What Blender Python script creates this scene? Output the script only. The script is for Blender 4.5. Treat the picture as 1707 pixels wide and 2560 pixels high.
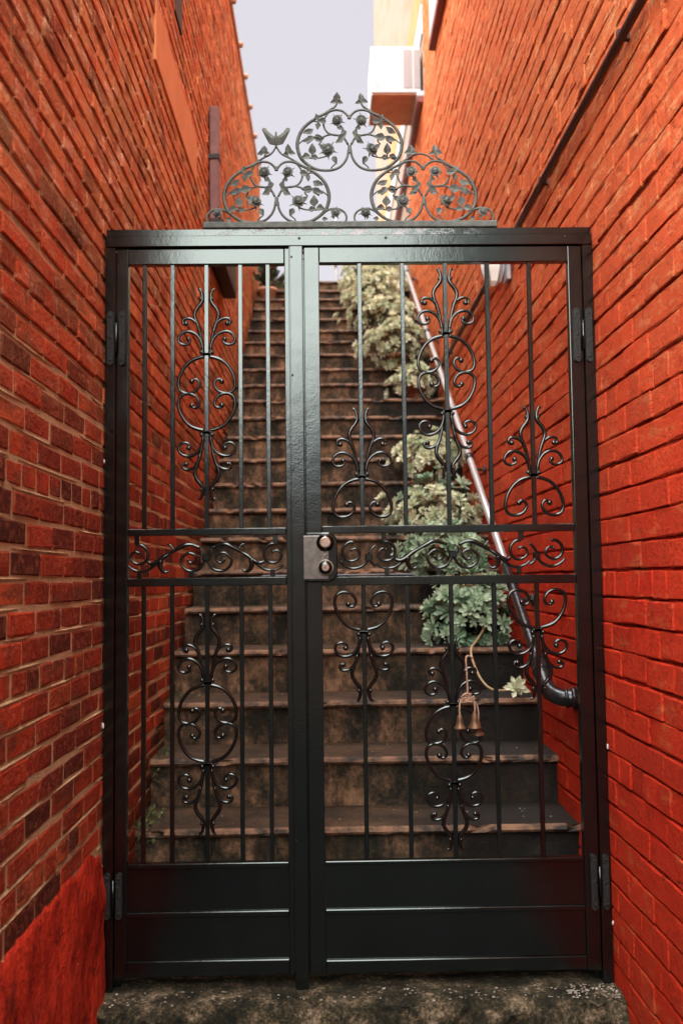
import bpy, bmesh, math, random
import numpy as np
from math import sin, cos, pi, radians
from mathutils import Matrix, Vector, noise as mnoise

for o in list(bpy.data.objects): bpy.data.objects.remove(o)
SC = bpy.context.scene
COL = SC.collection
rng = random.Random(7)

# ------------------------------------------------------------------ camera
YAW, PITCH, ROLL = .0165, .0694, -.0118
FPX = 2430.0                       # focal length in photograph pixels (2560 tall)
CAM = Vector((.6587, -2.8834, 1.1729))
FW = Vector((sin(YAW)*cos(PITCH), cos(YAW)*cos(PITCH), sin(PITCH)))
R0 = Vector((cos(YAW), -sin(YAW), 0)); U0 = R0.cross(FW)
RT = cos(ROLL)*R0 + sin(ROLL)*U0; UP = -sin(ROLL)*R0 + cos(ROLL)*U0
cd = bpy.data.cameras.new('camera'); cam = bpy.data.objects.new('camera', cd); COL.objects.link(cam)
m = Matrix((RT, UP, -FW)).transposed().to_4x4(); m.translation = CAM
cam.matrix_world = m
cd.sensor_fit = 'VERTICAL'; cd.sensor_height = 36; cd.sensor_width = 24
cd.lens = FPX/2560*36
cd.clip_start = .05; cd.clip_end = 2000
cd.dof.use_dof = True; cd.dof.focus_distance = 2.9; cd.dof.aperture_fstop = 3.2
SC.camera = cam

def project(P):                    # only used to rank bricks by their size in view
    v = Vector(P)-CAM; d = v.dot(FW)
    return v.dot(RT)/d*FPX, v.dot(UP)/d*FPX, d

# ------------------------------------------------------------------ light
SUN_EL, SUN_AZ = radians(52), radians(224)      # azimuth from +Y towards +X
w = bpy.data.worlds.new('World'); SC.world = w; w.use_nodes = True
nt = w.node_tree; nt.nodes.clear()
sky = nt.nodes.new('ShaderNodeTexSky'); sky.sky_type = 'NISHITA'; sky.sun_disc = False
sky.sun_elevation = SUN_EL; sky.sun_rotation = SUN_AZ
sky.air_density = 1.0; sky.dust_density = 4.0; sky.ozone_density = 1.0
hs = nt.nodes.new('ShaderNodeHueSaturation'); hs.inputs['Saturation'].default_value = .12
mx = nt.nodes.new('ShaderNodeMix'); mx.data_type = 'RGBA'; mx.inputs[0].default_value = .93
mx.inputs[7].default_value = (1.02, .98, 1.08, 1)     # even cloud layer
bg = nt.nodes.new('ShaderNodeBackground'); bg.inputs['Strength'].default_value = .05
wo = nt.nodes.new('ShaderNodeOutputWorld')
nt.links.new(sky.outputs[0], hs.inputs['Color']); nt.links.new(hs.outputs[0], mx.inputs[6])
nt.links.new(mx.outputs[2], bg.inputs['Color']); nt.links.new(bg.outputs[0], wo.inputs[0])

sd = bpy.data.lights.new('sun', 'SUN'); sd.energy = 1.5; sd.angle = radians(108); sd.color = (1, .965, .91)
sun = bpy.data.objects.new('sun', sd); COL.objects.link(sun)
sdir = Vector((sin(SUN_AZ)*cos(SUN_EL), cos(SUN_AZ)*cos(SUN_EL), sin(SUN_EL)))
sun.rotation_euler = sdir.to_track_quat('Z', 'Y').to_euler(); sun.location = (0, 0, 30)
SC.view_settings.view_transform = 'Standard'; SC.view_settings.look = 'None'
SC.view_settings.exposure = 3.75; SC.view_settings.gamma = 1
SC.render.engine = 'CYCLES'
SC.cycles.max_bounces = 8; SC.cycles.diffuse_bounces = 5; SC.cycles.glossy_bounces = 4

# ------------------------------------------------------------------ materials
class NG:
    def __init__(s, name):
        s.m = bpy.data.materials.new(name); s.m.use_nodes = True
        s.t = s.m.node_tree; s.t.nodes.clear()
        s.out = s.n('ShaderNodeOutputMaterial'); s.b = s.n('ShaderNodeBsdfPrincipled')
        s.l(s.b.outputs[0], s.out.inputs[0]); s._pos = None
    def n(s, t): return s.t.nodes.new(t)
    def l(s, a, b): s.t.links.new(a, b)
    def set(s, sock, v):
        if hasattr(v, 'is_linked') or hasattr(v, 'links'): s.l(v, sock)
        else: sock.default_value = v
    def pos(s):
        if not s._pos: s._pos = s.n('ShaderNodeNewGeometry')
        return s._pos.outputs['Position']
    def noise(s, scale, detail=4, rough=.55, vec=None, stretch=None, off=0):
        n = s.n('ShaderNodeTexNoise'); n.inputs['Scale'].default_value = scale
        n.inputs['Detail'].default_value = detail; n.inputs['Roughness'].default_value = rough
        v = vec or s.pos()
        if stretch or off:
            mp = s.n('ShaderNodeMapping'); s.l(v, mp.inputs[0])
            if stretch: mp.inputs['Scale'].default_value = stretch
            mp.inputs['Location'].default_value = (off, off*.7, off*1.3); v = mp.outputs[0]
        s.l(v, n.inputs['Vector']); return n.outputs['Fac']
    def voro(s, scale, feature='F1', vec=None):
        n = s.n('ShaderNodeTexVoronoi'); n.feature = feature; n.inputs['Scale'].default_value = scale
        s.l(vec or s.pos(), n.inputs['Vector']); return n.outputs['Distance']
    def ramp(s, f, stops, interp='LINEAR'):
        r = s.n('ShaderNodeValToRGB'); cr = r.color_ramp; cr.interpolation = interp
        while len(cr.elements) < len(stops): cr.elements.new(.5)
        for e, (p, c) in zip(cr.elements, stops):
            e.position = p; e.color = (c, c, c, 1) if not hasattr(c, '__len__') else (*c, 1)
        s.l(f, r.inputs[0]); return r.outputs[0]
    def mix(s, f, a, b, mode='MIX'):
        x = s.n('ShaderNodeMix'); x.data_type = 'RGBA'; x.blend_type = mode
        for i, v in ((0, f), (6, a), (7, b)):
            if isinstance(v, tuple): v = (*v, 1)
            s.set(x.inputs[i], v)
        return x.outputs[2]
    def math(s, op, a, b=0.0):
        x = s.n('ShaderNodeMath'); x.operation = op; s.set(x.inputs[0], a); s.set(x.inputs[1], b); return x.outputs[0]
    def sep(s, v, i):
        x = s.n('ShaderNodeSeparateXYZ'); s.l(v, x.inputs[0]); return x.outputs[i]
    def rng(s, v, a, b, c=0., d=1.):
        x = s.n('ShaderNodeMapRange'); x.clamp = True; s.l(v, x.inputs[0])
        for i, q in enumerate((a, b, c, d)): x.inputs[i+1].default_value = q
        return x.outputs[0]
    def bump(s, h, dist, strength=1., prev=None):
        x = s.n('ShaderNodeBump'); x.inputs['Strength'].default_value = strength
        x.inputs['Distance'].default_value = dist; s.l(h, x.inputs['Height'])
        if prev: s.l(prev, x.inputs['Normal'])
        return x.outputs[0]
    def fin(s, color=None, rough=.7, normal=None, metal=0., spec=None, **kw):
        if isinstance(color, tuple): color = (*color, 1)
        if color is not None: s.set(s.b.inputs['Base Color'], color)
        s.set(s.b.inputs['Roughness'], rough); s.set(s.b.inputs['Metallic'], metal)
        if normal: s.l(normal, s.b.inputs['Normal'])
        if spec is not None: s.b.inputs['Specular IOR Level'].default_value = spec
        for k, v in kw.items(): s.set(s.b.inputs[k], v)
        return s.m

def tone_socket(g, joined):
    if joined:
        a = g.n('ShaderNodeAttribute'); a.attribute_name = 'tone'; return a.outputs['Fac']
    return g.n('ShaderNodeObjectInfo').outputs['Random']

def m_left_brick(joined):
    g = NG('bare_brick'); t = tone_socket(g, joined)
    c = g.ramp(t, [(0, (.06, .015, .010)), (.08, (.11, .02, .012)), (.2, (.24, .028, .012)), (.42, (.40, .040, .014)),
                   (.7, (.52, .052, .018)), (.9, (.60, .08, .026)), (1, (.60, .12, .04))])
    st = g.noise(9, 5, .6, stretch=(1, 1, .35))
    c = g.mix(g.ramp(st, [(.52, 0), (.76, .7)]), c, (.13, .035, .022))
    c = g.mix(g.math('MULTIPLY', g.ramp(g.noise(1.6, 4, .6, off=8), [(.40, 0), (.58, .75)]), g.rng(g.sep(g.pos(), 2), 1.9, 1.2)), c, (.13, .022, .013))   # darker red-brown patches, fading out higher up
    c = g.mix(g.ramp(g.noise(42, 4, .65), [(.5, 0), (.72, .6)]), c, (.52, .16, .07))
    c = g.mix(g.ramp(g.noise(6, 6, .7, stretch=(1, .5, 1.6), off=3), [(.53, 0), (.62, .7)]), c, (.13, .04, .022))
    # upper storeys mixed paler orange: the stronger top light painted in
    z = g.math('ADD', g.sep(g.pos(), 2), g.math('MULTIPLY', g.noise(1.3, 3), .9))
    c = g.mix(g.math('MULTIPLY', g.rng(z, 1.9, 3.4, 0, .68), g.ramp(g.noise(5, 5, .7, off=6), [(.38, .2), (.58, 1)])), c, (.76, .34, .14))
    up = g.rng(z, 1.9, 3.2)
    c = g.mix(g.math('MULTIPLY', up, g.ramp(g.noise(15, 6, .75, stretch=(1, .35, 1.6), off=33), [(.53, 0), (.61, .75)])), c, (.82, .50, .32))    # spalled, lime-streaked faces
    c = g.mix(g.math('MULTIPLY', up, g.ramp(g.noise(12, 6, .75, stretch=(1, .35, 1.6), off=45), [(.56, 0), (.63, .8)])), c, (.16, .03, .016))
    h = g.noise(70, 5, .6); h2 = g.noise(320, 3, .6)
    nb = g.bump(h, .010, 1.); nb = g.bump(h2, .002, 1., nb)
    return g.fin(c, .85, nb, spec=.12)

def m_mortar():
    g = NG('tan_mortar')
    c = g.mix(g.noise(30, 5, .7), (.68, .38, .20), (.86, .57, .34))
    c = g.mix(g.ramp(g.noise(3.5, 5, .6), [(.54, 0), (.72, .6)]), c, (.22, .09, .05))
    nb = g.bump(g.noise(45, 6, .75), .014, 1.); nb = g.bump(g.noise(170, 5, .7), .006, 1, nb)
    return g.fin(c, .95, nb, spec=.05)

def m_red_paint(joined, name='red_painted_brick', dark=False):
    g = NG(name); t = tone_socket(g, joined) if joined is not None else None
    n1 = g.noise(2.2, 5, .6)
    c = g.mix(g.ramp(n1, [(.3, 0), (.7, 1)]), (.68, .032, .011), (.80, .055, .016))
    if t is not None: c = g.mix(g.ramp(t, [(0, .45), (.25, 0), (.75, 0), (1, .38)]), c, (.36, .03, .016))
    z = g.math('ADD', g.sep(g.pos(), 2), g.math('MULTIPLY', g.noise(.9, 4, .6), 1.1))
    c = g.mix(g.rng(z, 1.6, 3.4, 0, .70), c, (.76, .235, .075))  # red turns orange with height: brighter top light put into the paint colour
    # paint worn off: bare brick and pale lime bits
    c = g.mix(g.ramp(g.noise(16, 6, .7), [(.62, 0), (.72, .5)]), c, (.66, .16, .06))
    c = g.mix(g.ramp(g.noise(11, 6, .75, off=9), [(.70, 0), (.73, .85)]), c, (.60, .42, .30))
    c = g.mix(g.ramp(g.noise(24, 5, .7, off=4), [(.56, 0), (.70, .65)]), c, (.24, .022, .010))
    c = g.mix(g.ramp(g.noise(13, 6, .7, stretch=(1, .45, 1.5), off=14), [(.56, 0), (.68, .5)]), c, (.74, .22, .075))
    up = g.rng(z, 1.8, 3.2)
    c = g.mix(g.math('MULTIPLY', up, g.ramp(g.noise(20, 6, .75, stretch=(1, .4, 1.7), off=40), [(.53, 0), (.60, .8)])), c, (.84, .39, .17))   # paint flaked off in scabs
    c = g.mix(g.math('MULTIPLY', up, g.ramp(g.noise(17, 6, .75, stretch=(1, .4, 1.7), off=52), [(.56, 0), (.63, .85)])), c, (.30, .03, .012))
    if dark: c = g.mix(g.ramp(g.noise(7, 5, .7, off=30), [(.42, .75), (.62, .1)]), c, (.10, .012, .008))
    nb = g.bump(g.noise(24, 6, .7), .028, 1.); nb = g.bump(g.noise(90, 5, .7), .012, 1., nb); nb = g.bump(g.noise(300, 3), .002, .9, nb)
    return g.fin(c, .75, nb, spec=.14)

def m_parge():
    g = NG('red_painted_render')
    c = g.mix(g.ramp(g.noise(3, 5, .65), [(.3, 0), (.7, 1)]), (.34, .018, .007), (.62, .040, .014))
    c = g.mix(g.ramp(g.noise(14, 6, .75), [(.54, 0), (.66, .8)]), c, (.12, .012, .008))
    c = g.mix(g.ramp(g.noise(30, 6, .75, off=5), [(.66, 0), (.70, .8)]), c, (.40, .26, .18))
    nb = g.bump(g.noise(9, 5, .6, stretch=(1, 1, .5)), .05, 1.); nb = g.bump(g.noise(45, 5, .7), .012, 1., nb)
    return g.fin(c, .65, nb, spec=.15)

def m_gate(flake=False):
    g = NG('black_gloss_paint')
    n = g.noise(5, 4, .6); d = g.noise(160, 3, .6)
    c = g.mix(g.ramp(n, [(.35, 0), (.7, 1)]), (.0018, .0025, .0023), (.0032, .0042, .0040))
    c = g.mix(g.ramp(g.noise(70, 6, .75, off=3), [(.70, 0), (.73, .5)]), c, (.25, .26, .25))
    r = g.rng(n, .3, .75, .11, .20)
    c = g.mix(g.ramp(g.noise(9, 7, .8, off=11), [(.66, 0), (.72, .5)]), c, (.05, .022, .012))
    c = g.mix(g.ramp(g.noise(3, 5, .7, stretch=(1, 1, .3), off=21), [(.5, 0), (.75, .5)]), c, (.008, .009, .0085))
    if flake:
        f = g.ramp(g.noise(38, 7, .8, stretch=(.6, 1, 1.3)), [(.50, 0), (.56, 1)])
        x = g.sep(g.pos(), 0); f = g.math('MULTIPLY', f, g.math('MULTIPLY', g.rng(x, .25, .6), g.rng(x, 1.15, .85)))
        c = g.mix(f, c, (.42, .43, .45)); r = g.mix(f, r, (.8, .8, .8))
    nb = g.bump(d, .0005, .5); nb = g.bump(g.noise(14, 3), .002, .25, nb)
    return g.fin(c, r, nb, metal=0., spec=.9, **{'Specular Tint': (.84, .97, .95, 1)})

def m_simple(name, a, b, scale=30, rough=.6, bump=.002, metal=0., bscale=None, spec=None, lo=.35, hi=.68):
    g = NG(name)
    c = g.mix(g.ramp(g.noise(scale, 5, .62), [(lo, 0), (hi, 1)]), a, b)
    nb = g.bump(g.noise(bscale or scale*3, 4, .6), bump, .8)
    return g.fin(c, rough, nb, metal=metal, spec=spec)

def m_riser():
    g = NG('grimy_concrete')
    n = g.noise(5.5, 7, .72, stretch=(1, 1, .8)); fine = g.noise(55, 6, .75)
    mixn = g.math('ADD', g.math('MULTIPLY', n, .72), g.math('MULTIPLY', fine, .28))
    c = g.ramp(mixn, [(.41, (.012, .012, .008)), (.455, (.042, .034, .021)), (.50, (.10, .066, .039)), (.55, (.22, .128, .072)), (.62, (.38, .23, .135))])
    drip = g.noise(18, 6, .75, stretch=(1, 1, .30))
    c = g.mix(g.ramp(drip, [(.46, 0), (.62, .75)]), c, (.014, .013, .010))
    c = g.mix(g.ramp(g.noise(4, 4, .6, off=5), [(.58, 0), (.78, .45)]), c, (.05, .055, .022))
    x = g.math('ADD', g.sep(g.pos(), 0), g.math('MULTIPLY', g.noise(3, 5, .7), .5))
    c = g.mix(g.rng(x, 1.05, 1.45, 0, .92), c, (.008, .008, .007))     # shade and wet grime by the red wall, painted in near-black
    nb = g.bump(g.noise(28, 6, .7), .012, .9); nb = g.bump(g.noise(140, 5, .7), .004, .9, nb)
    return g.fin(c, .82, nb, spec=.3)

def m_tread():
    g = NG('worn_concrete_tread')
    n = g.noise(7, 7, .7); fine = g.noise(120, 5, .75)
    c = g.mix(g.ramp(n, [(.35, 0), (.68, 1)]), (.028, .020, .012), (.15, .085, .046))
    c = g.mix(g.ramp(fine, [(.50, 0), (.60, .8)]), c, (.018, .014, .009))
    c = g.mix(g.ramp(g.noise(70, 6, .8, off=17), [(.60, 0), (.66, .8)]), c, (.30, .20, .12))
    c = g.mix(g.ramp(g.noise(16, 6, .7, off=7), [(.58, 0), (.7, .8)]), c, (.035, .028, .018))
    c = g.mix(g.ramp(g.noise(5, 4, .6, off=2), [(.6, 0), (.8, .5)]), c, (.09, .085, .025))
    x = g.math('ADD', g.sep(g.pos(), 0), g.math('MULTIPLY', g.noise(3, 5, .7), .5))
    c = g.mix(g.rng(x, 1.05, 1.4, 0, .9), c, (.012, .011, .009))  # tread goes near-black towards the red wall, shade painted into the colour
    nb = g.bump(g.noise(60, 6, .75), .006, .9); nb = g.bump(g.noise(240, 4, .7), .002, .9, nb)
    return g.fin(c, .75, nb, spec=.35)

def m_slab():
    g = NG('mossy_threshold_concrete')
    n = g.noise(9, 7, .75); fine = g.noise(90, 6, .8)
    c = g.ramp(g.math('ADD', g.math('MULTIPLY', n, .6), g.math('MULTIPLY', fine, .4)),
               [(.42, (.006, .006, .003)), (.475, (.022, .02, .010)), (.52, (.06, .048, .026)), (.57, (.19, .14, .085)), (.63, (.42, .33, .24))])
    nb = g.bump(g.noise(45, 7, .8), .012, 1); nb = g.bump(g.voro(14, 'DISTANCE_TO_EDGE'), .004, .5, nb)
    return g.fin(c, .85, nb, spec=.3)

def m_leaf(name, a, b, rough=.45):
    g = NG(name); oi = g.n('ShaderNodeObjectInfo').outputs['Random']
    c = g.mix(oi, a, b)
    c = g.mix(g.ramp(g.noise(60, 3), [(.5, 0), (.75, .35)]), c, (.50, .42, .24))
    return g.fin(c, rough, None, spec=.4, **{'Subsurface Weight': .0})

def m_pale():
    g = NG('flaking_cream_paint')
    c = g.mix(g.ramp(g.noise(3.4, 6, .65, stretch=(1, .5, 1)), [(.46, 0), (.66, .8)]), (.27, .19, .145), (.28, .12, .05))
    nb = g.bump(g.noise(20, 5), .01, .6)
    return g.fin(c, .8, nb)

MAT = {}
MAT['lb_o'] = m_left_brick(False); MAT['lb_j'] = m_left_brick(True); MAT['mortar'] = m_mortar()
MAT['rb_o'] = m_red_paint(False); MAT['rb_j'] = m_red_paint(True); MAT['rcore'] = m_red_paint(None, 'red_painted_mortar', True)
MAT['parge'] = m_parge(); MAT['gate'] = m_gate(); MAT['flaked'] = m_gate(True)
MAT['riser'] = m_riser(); MAT['tread'] = m_tread(); MAT['slab'] = m_slab()
MAT['nosing'] = m_simple('worn_step_edge', (.022, .016, .011), (.25, .13, .07), 16, .7, .004, 0., 60, lo=.38, hi=.6)
MAT['hinge'] = m_simple('pitted_black_iron', (.006, .007, .007), (.02, .022, .022), 120, .5, .006, .0, 190, .3)
MAT['screw'] = m_simple('dark_screw_head', (.01, .01, .01), (.03, .03, .03), 80, .4, .001, .5)
MAT['steel'] = m_simple('brushed_dark_steel', (.12, .105, .095), (.19, .165, .15), 40, .34, .0006, 1., 200)
MAT['nickel'] = m_simple('satin_nickel', (.36, .29, .25), (.46, .38, .33), 60, .28, .0004, 1., 200)
MAT['brass'] = m_simple('worn_brass_cylinder', (.30, .20, .15), (.44, .31, .24), 90, .3, .0006, 1., 300)
MAT['hole'] = m_simple('dark_keyhole', (.005, .005, .005), (.01, .01, .01), 50, .8, .0005)
MAT['patina'] = m_simple('weathered_iron_paint', (.042, .054, .049), (.105, .12, .105), 45, .6, .002, .05, 160)
MAT['pipe'] = m_simple('sky_pale_pipe', (.42, .42, .42), (.56, .56, .56), 14, .3, .0012, .4, 60)  # pale grey: sky reflection on the black pipe painted in
MAT['pipeblack'] = m_simple('black_pipe_fitting', (.035, .04, .045), (.07, .075, .08), 30, .22, .0015, .7, 90)
MAT['twine'] = m_simple('natural_twine', (.26, .15, .10), (.42, .27, .19), 140, .9, .002)
MAT['bell'] = m_simple('tarnished_brass', (.085, .04, .02), (.17, .09, .045), 60, .5, .001, .4)
MAT['terracotta'] = m_simple('terracotta', (.30, .09, .05), (.48, .19, .11), 14, .8, .003)
MAT['pinkpot'] = m_simple('pale_clay', (.60, .33, .24), (.72, .45, .34), 10, .75, .002)
MAT['soil'] = m_simple('dark_soil', (.012, .009, .006), (.04, .028, .018), 80, .95, .006)
MAT['stem'] = m_simple('dry_stem', (.34, .22, .11), (.50, .36, .2), 40, .8, .002)
MAT['succ'] = m_leaf('succulent_leaf', (.44, .51, .33), (.76, .76, .58))
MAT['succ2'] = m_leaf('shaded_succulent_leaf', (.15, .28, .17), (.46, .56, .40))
MAT['shadeleaf'] = m_leaf('shade_toned_inner_leaf', (.05, .075, .035), (.10, .12, .06))  # inner leaves darkened for the shade between rosettes
MAT['darkleaf'] = m_leaf('dark_green_leaf', (.012, .03, .014), (.03, .055, .025))
MAT['redflower'] = m_leaf('red_flower', (.35, .02, .015), (.5, .04, .03))
MAT['moss'] = m_leaf('moss_leaf', (.07, .09, .03), (.16, .18, .07), .8)
MAT['conduit'] = m_simple('shadow_dark_conduit', (.02, .008, .007), (.05, .016, .012), 12, .45, .002)  # near black: the shadow band under the conduit is put into its colour
MAT['plaster'] = m_simple('orange_lintel_plaster', (.62, .23, .08), (.70, .28, .105), 4, .85, .002)
MAT['brownboard'] = m_simple('purple_brown_metal', (.13, .05, .045), (.21, .085, .075), 12, .5, .002)
MAT['blackmetal'] = m_simple('black_metal', (.008, .008, .008), (.02, .018, .017), 20, .6, .002)
MAT['white'] = m_simple('white_enamel', (.36, .36, .38), (.42, .42, .44), 6, .4, .0006)
MAT['grill'] = m_simple('grey_grille', (.20, .18, .18), (.26, .24, .24), 300, .6, .001)
MAT['slot'] = m_simple('vent_shadow_grey', (.08, .08, .07), (.13, .13, .12), 40, .7, .001)
MAT['rustply'] = m_simple('rusty_steel_base', (.34, .13, .07), (.48, .26, .14), 5, .75, .002)
MAT['pale'] = m_pale()
MAT['orangebrick'] = m_simple('orange_brick', (.42, .15, .05), (.52, .21, .08), 9, .85, .004)
MAT['sill'] = m_simple('dark_red_sill', (.12, .02, .016), (.2, .04, .03), 9, .6, .002)
MAT['glass'] = m_simple('frosted_lamp_glass', (.70, .68, .63), (.8, .78, .72), 8, .25, .001)
MAT['asphalt'] = m_simple('asphalt', (.020, .020, .019), (.036, .035, .033), 60, .9, .004)
MAT['paving'] = m_simple('terrace_concrete', (.3, .27, .23), (.42, .38, .33), 10, .85, .004)
MAT['chip'] = m_simple('white_filler', (.55, .5, .45), (.75, .7, .66), 60, .8, .003)
MAT['gritmat'] = m_simple('crumbs', (.10, .075, .05), (.5, .44, .38), 25, .9, .002)
MAT['roof'] = m_simple('roof_tile', (.30, .13, .07), (.42, .2, .11), 14, .8, .004)
MAT['opposite'] = m_simple('unseen_pink_render', (.45, .33, .29), (.55, .42, .37), 3, .85, .004)
MAT['unseenfacade'] = m_simple('unseen_facade', (.07, .072, .07), (.11, .11, .105), 3, .85, .004)

# ------------------------------------------------------------------ helpers
LOC = {}
def thing(name, label, cat, loc=(0, 0, 0), group=None, kind=None):
    o = bpy.data.objects.new(name, None); COL.objects.link(o); o.location = loc; o.empty_display_size = .05
    o['label'] = label; o['category'] = cat
    if group: o['group'] = group
    if kind: o['kind'] = kind
    LOC[o.name] = Vector(loc); return o
def rootloc(p):
    while p.parent: p = p.parent
    return LOC.get(p.name, Vector((0, 0, 0)))
def add(name, me, mats, parent=None, smooth=False):
    """link a mesh that is given in world coordinates"""
    if not isinstance(mats, (list, tuple)): mats = [mats]
    for q in mats: me.materials.append(MAT[q])
    if parent: me.transform(Matrix.Translation(-rootloc(parent)))
    if smooth:
        me.polygons.foreach_set('use_smooth', [True]*len(me.polygons))
    o = bpy.data.objects.new(name, me); COL.objects.link(o); o.parent = parent
    return o
def tomesh(bm, name):
    me = bpy.data.meshes.new(name); bm.normal_update(); bm.to_mesh(me); bm.free(); return me
def b_box(bm, x0, x1, y0, y1, z0, z1, bevel=0., mi=0, seg=1):
    r = bmesh.ops.create_cube(bm, size=1)
    for v in r['verts']:
        v.co = Vector((x0+(v.co.x+.5)*(x1-x0), y0+(v.co.y+.5)*(y1-y0), z0+(v.co.z+.5)*(z1-z0)))
    fs = set(f for v in r['verts'] for f in v.link_faces)
    for f in fs: f.material_index = mi
    if bevel:
        es = list(set(e for v in r['verts'] for e in v.link_edges))
        q = bmesh.ops.bevel(bm, geom=es, offset=bevel, segments=seg, profile=.6, affect='EDGES')
        for f in q['faces']: f.material_index = mi
def box(name, dims, mat, parent=None, bevel=.0015, seg=1):
    bm = bmesh.new(); b_box(bm, *dims, bevel=bevel, seg=seg); return add(name, tomesh(bm, name), mat, parent)
def smooth_pts(pts, n=5):
    P = [Vector(p) for p in pts]
    if len(P) < 3: return P
    out = []
    for i in range(len(P)-1):
        a = P[max(i-1, 0)]; b = P[i]; c = P[i+1]; d = P[min(i+2, len(P)-1)]
        for k in range(n):
            t = k/n
            out.append(.5*((2*b)+(c-a)*t+(2*a-5*b+4*c-d)*t*t+(3*b-a-3*c+d)*t**3))
    out.append(P[-1]); return out
def b_tube(bm, pts, rad, sides=7, mi=0, sm=5, flat=1., caps=True, closed=False):
    P = smooth_pts(pts, sm) if sm else [Vector(p) for p in pts]
    n = len(P)
    rf = rad if callable(rad) else (lambda t: rad)
    prev = None; rings = []
    up = Vector((0, 1, 0))
    for i, p in enumerate(P):
        t = (P[min(i+1, n-1)]-P[max(i-1, 0)])
        if t.length < 1e-9: t = Vector((0, 0, 1))
        t.normalize()
        a = up if prev is None else prev
        b = t.cross(a)
        if b.length < .05: b = t.cross(Vector((1, 0, 0)))
        b.normalize(); a2 = b.cross(t).normalized(); prev = a2
        r = rf(i/(n-1))
        rings.append([bm.verts.new(p + r*(cos(2*pi*k/sides)*b + flat*sin(2*pi*k/sides)*a2)) for k in range(sides)])
    fs = []
    for A, B in zip(rings, rings[1:]):
        for k in range(sides):
            fs.append(bm.faces.new((A[k], A[(k+1) % sides], B[(k+1) % sides], B[k])))
    if caps:
        fs.append(bm.faces.new(list(reversed(rings[0])))); fs.append(bm.faces.new(rings[-1]))
    for f in fs: f.material_index = mi; f.smooth = True
def b_ball(bm, c, r, mi=0, seg=8, rings=6, scale=(1, 1, 1)):
    q = bmesh.ops.create_uvsphere(bm, u_segments=seg, v_segments=rings, radius=r)
    for v in q['verts']: v.co = Vector((v.co.x*scale[0], v.co.y*scale[1], v.co.z*scale[2])) + Vector(c)
    for f in set(f for v in q['verts'] for f in v.link_faces): f.smooth = True; f.material_index = mi
def b_lathe(bm, c, prof, axis='Z', seg=16, mi=0, smooth=True):
    """prof: list of (radius, height) ; spun round an axis through c"""
    c = Vector(c); rings = []
    for r, h in prof:
        ring = []
        for k in range(seg):
            a = 2*pi*k/seg
            if axis == 'Z': v = Vector((r*cos(a), r*sin(a), h))
            elif axis == 'Y': v = Vector((r*cos(a), h, r*sin(a)))
            else: v = Vector((h, r*cos(a), r*sin(a)))
            ring.append(bm.verts.new(c+v))
        rings.append(ring)
    for A, B in zip(rings, rings[1:]):
        for k in range(seg):
            f = bm.faces.new((A[k], A[(k+1) % seg], B[(k+1) % seg], B[k])); f.smooth = smooth; f.material_index = mi
    for R in (rings[0], rings[-1]):
        f = bm.faces.new(R); f.material_index = mi
def fixn(bm): bmesh.ops.recalc_face_normals(bm, faces=bm.faces[:])

# ------------------------------------------------------------------ ground
def struct(o): o['kind'] = 'structure'; return o
def sheet(name, x0, x1, y0, y1, z, mat):
    bm = bmesh.new(); vs = [bm.verts.new(p) for p in ((x0, y0, z), (x1, y0, z), (x1, y1, z), (x0, y1, z))]
    bm.faces.new(vs); return struct(add(name, tomesh(bm, name), mat))
for nm, lab, x0, x1, top in (('unseen_house', 'unseen house block shaping the light on the bare brick side', -3.2, -.01, 2.3), ('unseen_house', 'unseen house block shaping the light on the red painted side', 1.49, 4.6, 4.9)):  # out of view, added to shape alley light and gate reflections
    o = box(nm, (x0, x1, -5.2, -1.36 if x0 < 0 else -1.21, -.17, top), 'unseenfacade', None, 0); o['label'] = lab; o['category'] = 'house'; o['group'] = 'unseen houses beside the alley mouth'
o = box('unseen_house', (-7, 8, -9.5, -6.6, -.17, 2.0), 'opposite', None, 0); o['label'] = 'unseen low pinkish house across the street, shaped for the light'; o['category'] = 'house'  # out of view, height set to cut low light and colour the reflections
sheet('ground', -400, 400, -400, 400, -.40, 'asphalt')
o = box('pavement', (-8, 9, -9.5, -.12, -.36, -.165), 'asphalt', None, .01); struct(o)

# threshold slab under the gate: uneven, chipped front edge
bm = bmesh.new(); NX = 90
prof = [(-.118, -.17), (-.125, -.05), (-.122, -.018), (-.108, -.002), (-.07, .004), (0, .0), (.10, .0), (.10, -.17)]
rows = []
for i in range(NX+1):
    x = .012+(1.478-.012)*i/NX; row = []
    for j, (y, z) in enumerate(prof):
        n1 = mnoise.noise(Vector((x*9, j*1.7, 0))); n2 = mnoise.noise(Vector((x*31, j*2.3, 5)))
        k = 1 if 1 <= j <= 4 else 0
        row.append(bm.verts.new((x, y+k*(.026*n1+.014*n2), min(z+k*(.014*n1+.012*n2), .006))))
    rows.append(row)
for A, B in zip(rows, rows[1:]):
    for j in range(len(prof)-1): bm.faces.new((A[j], B[j], B[j+1], A[j+1]))
bm.faces.new(rows[0]); bm.faces.new(list(reversed(rows[-1]))); fixn(bm)
o = add('threshold_slab', tomesh(bm, 'threshold_slab'), 'slab'); o['label'] = 'cracked mossy concrete threshold slab under the gate'; o['category'] = 'threshold'

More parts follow.
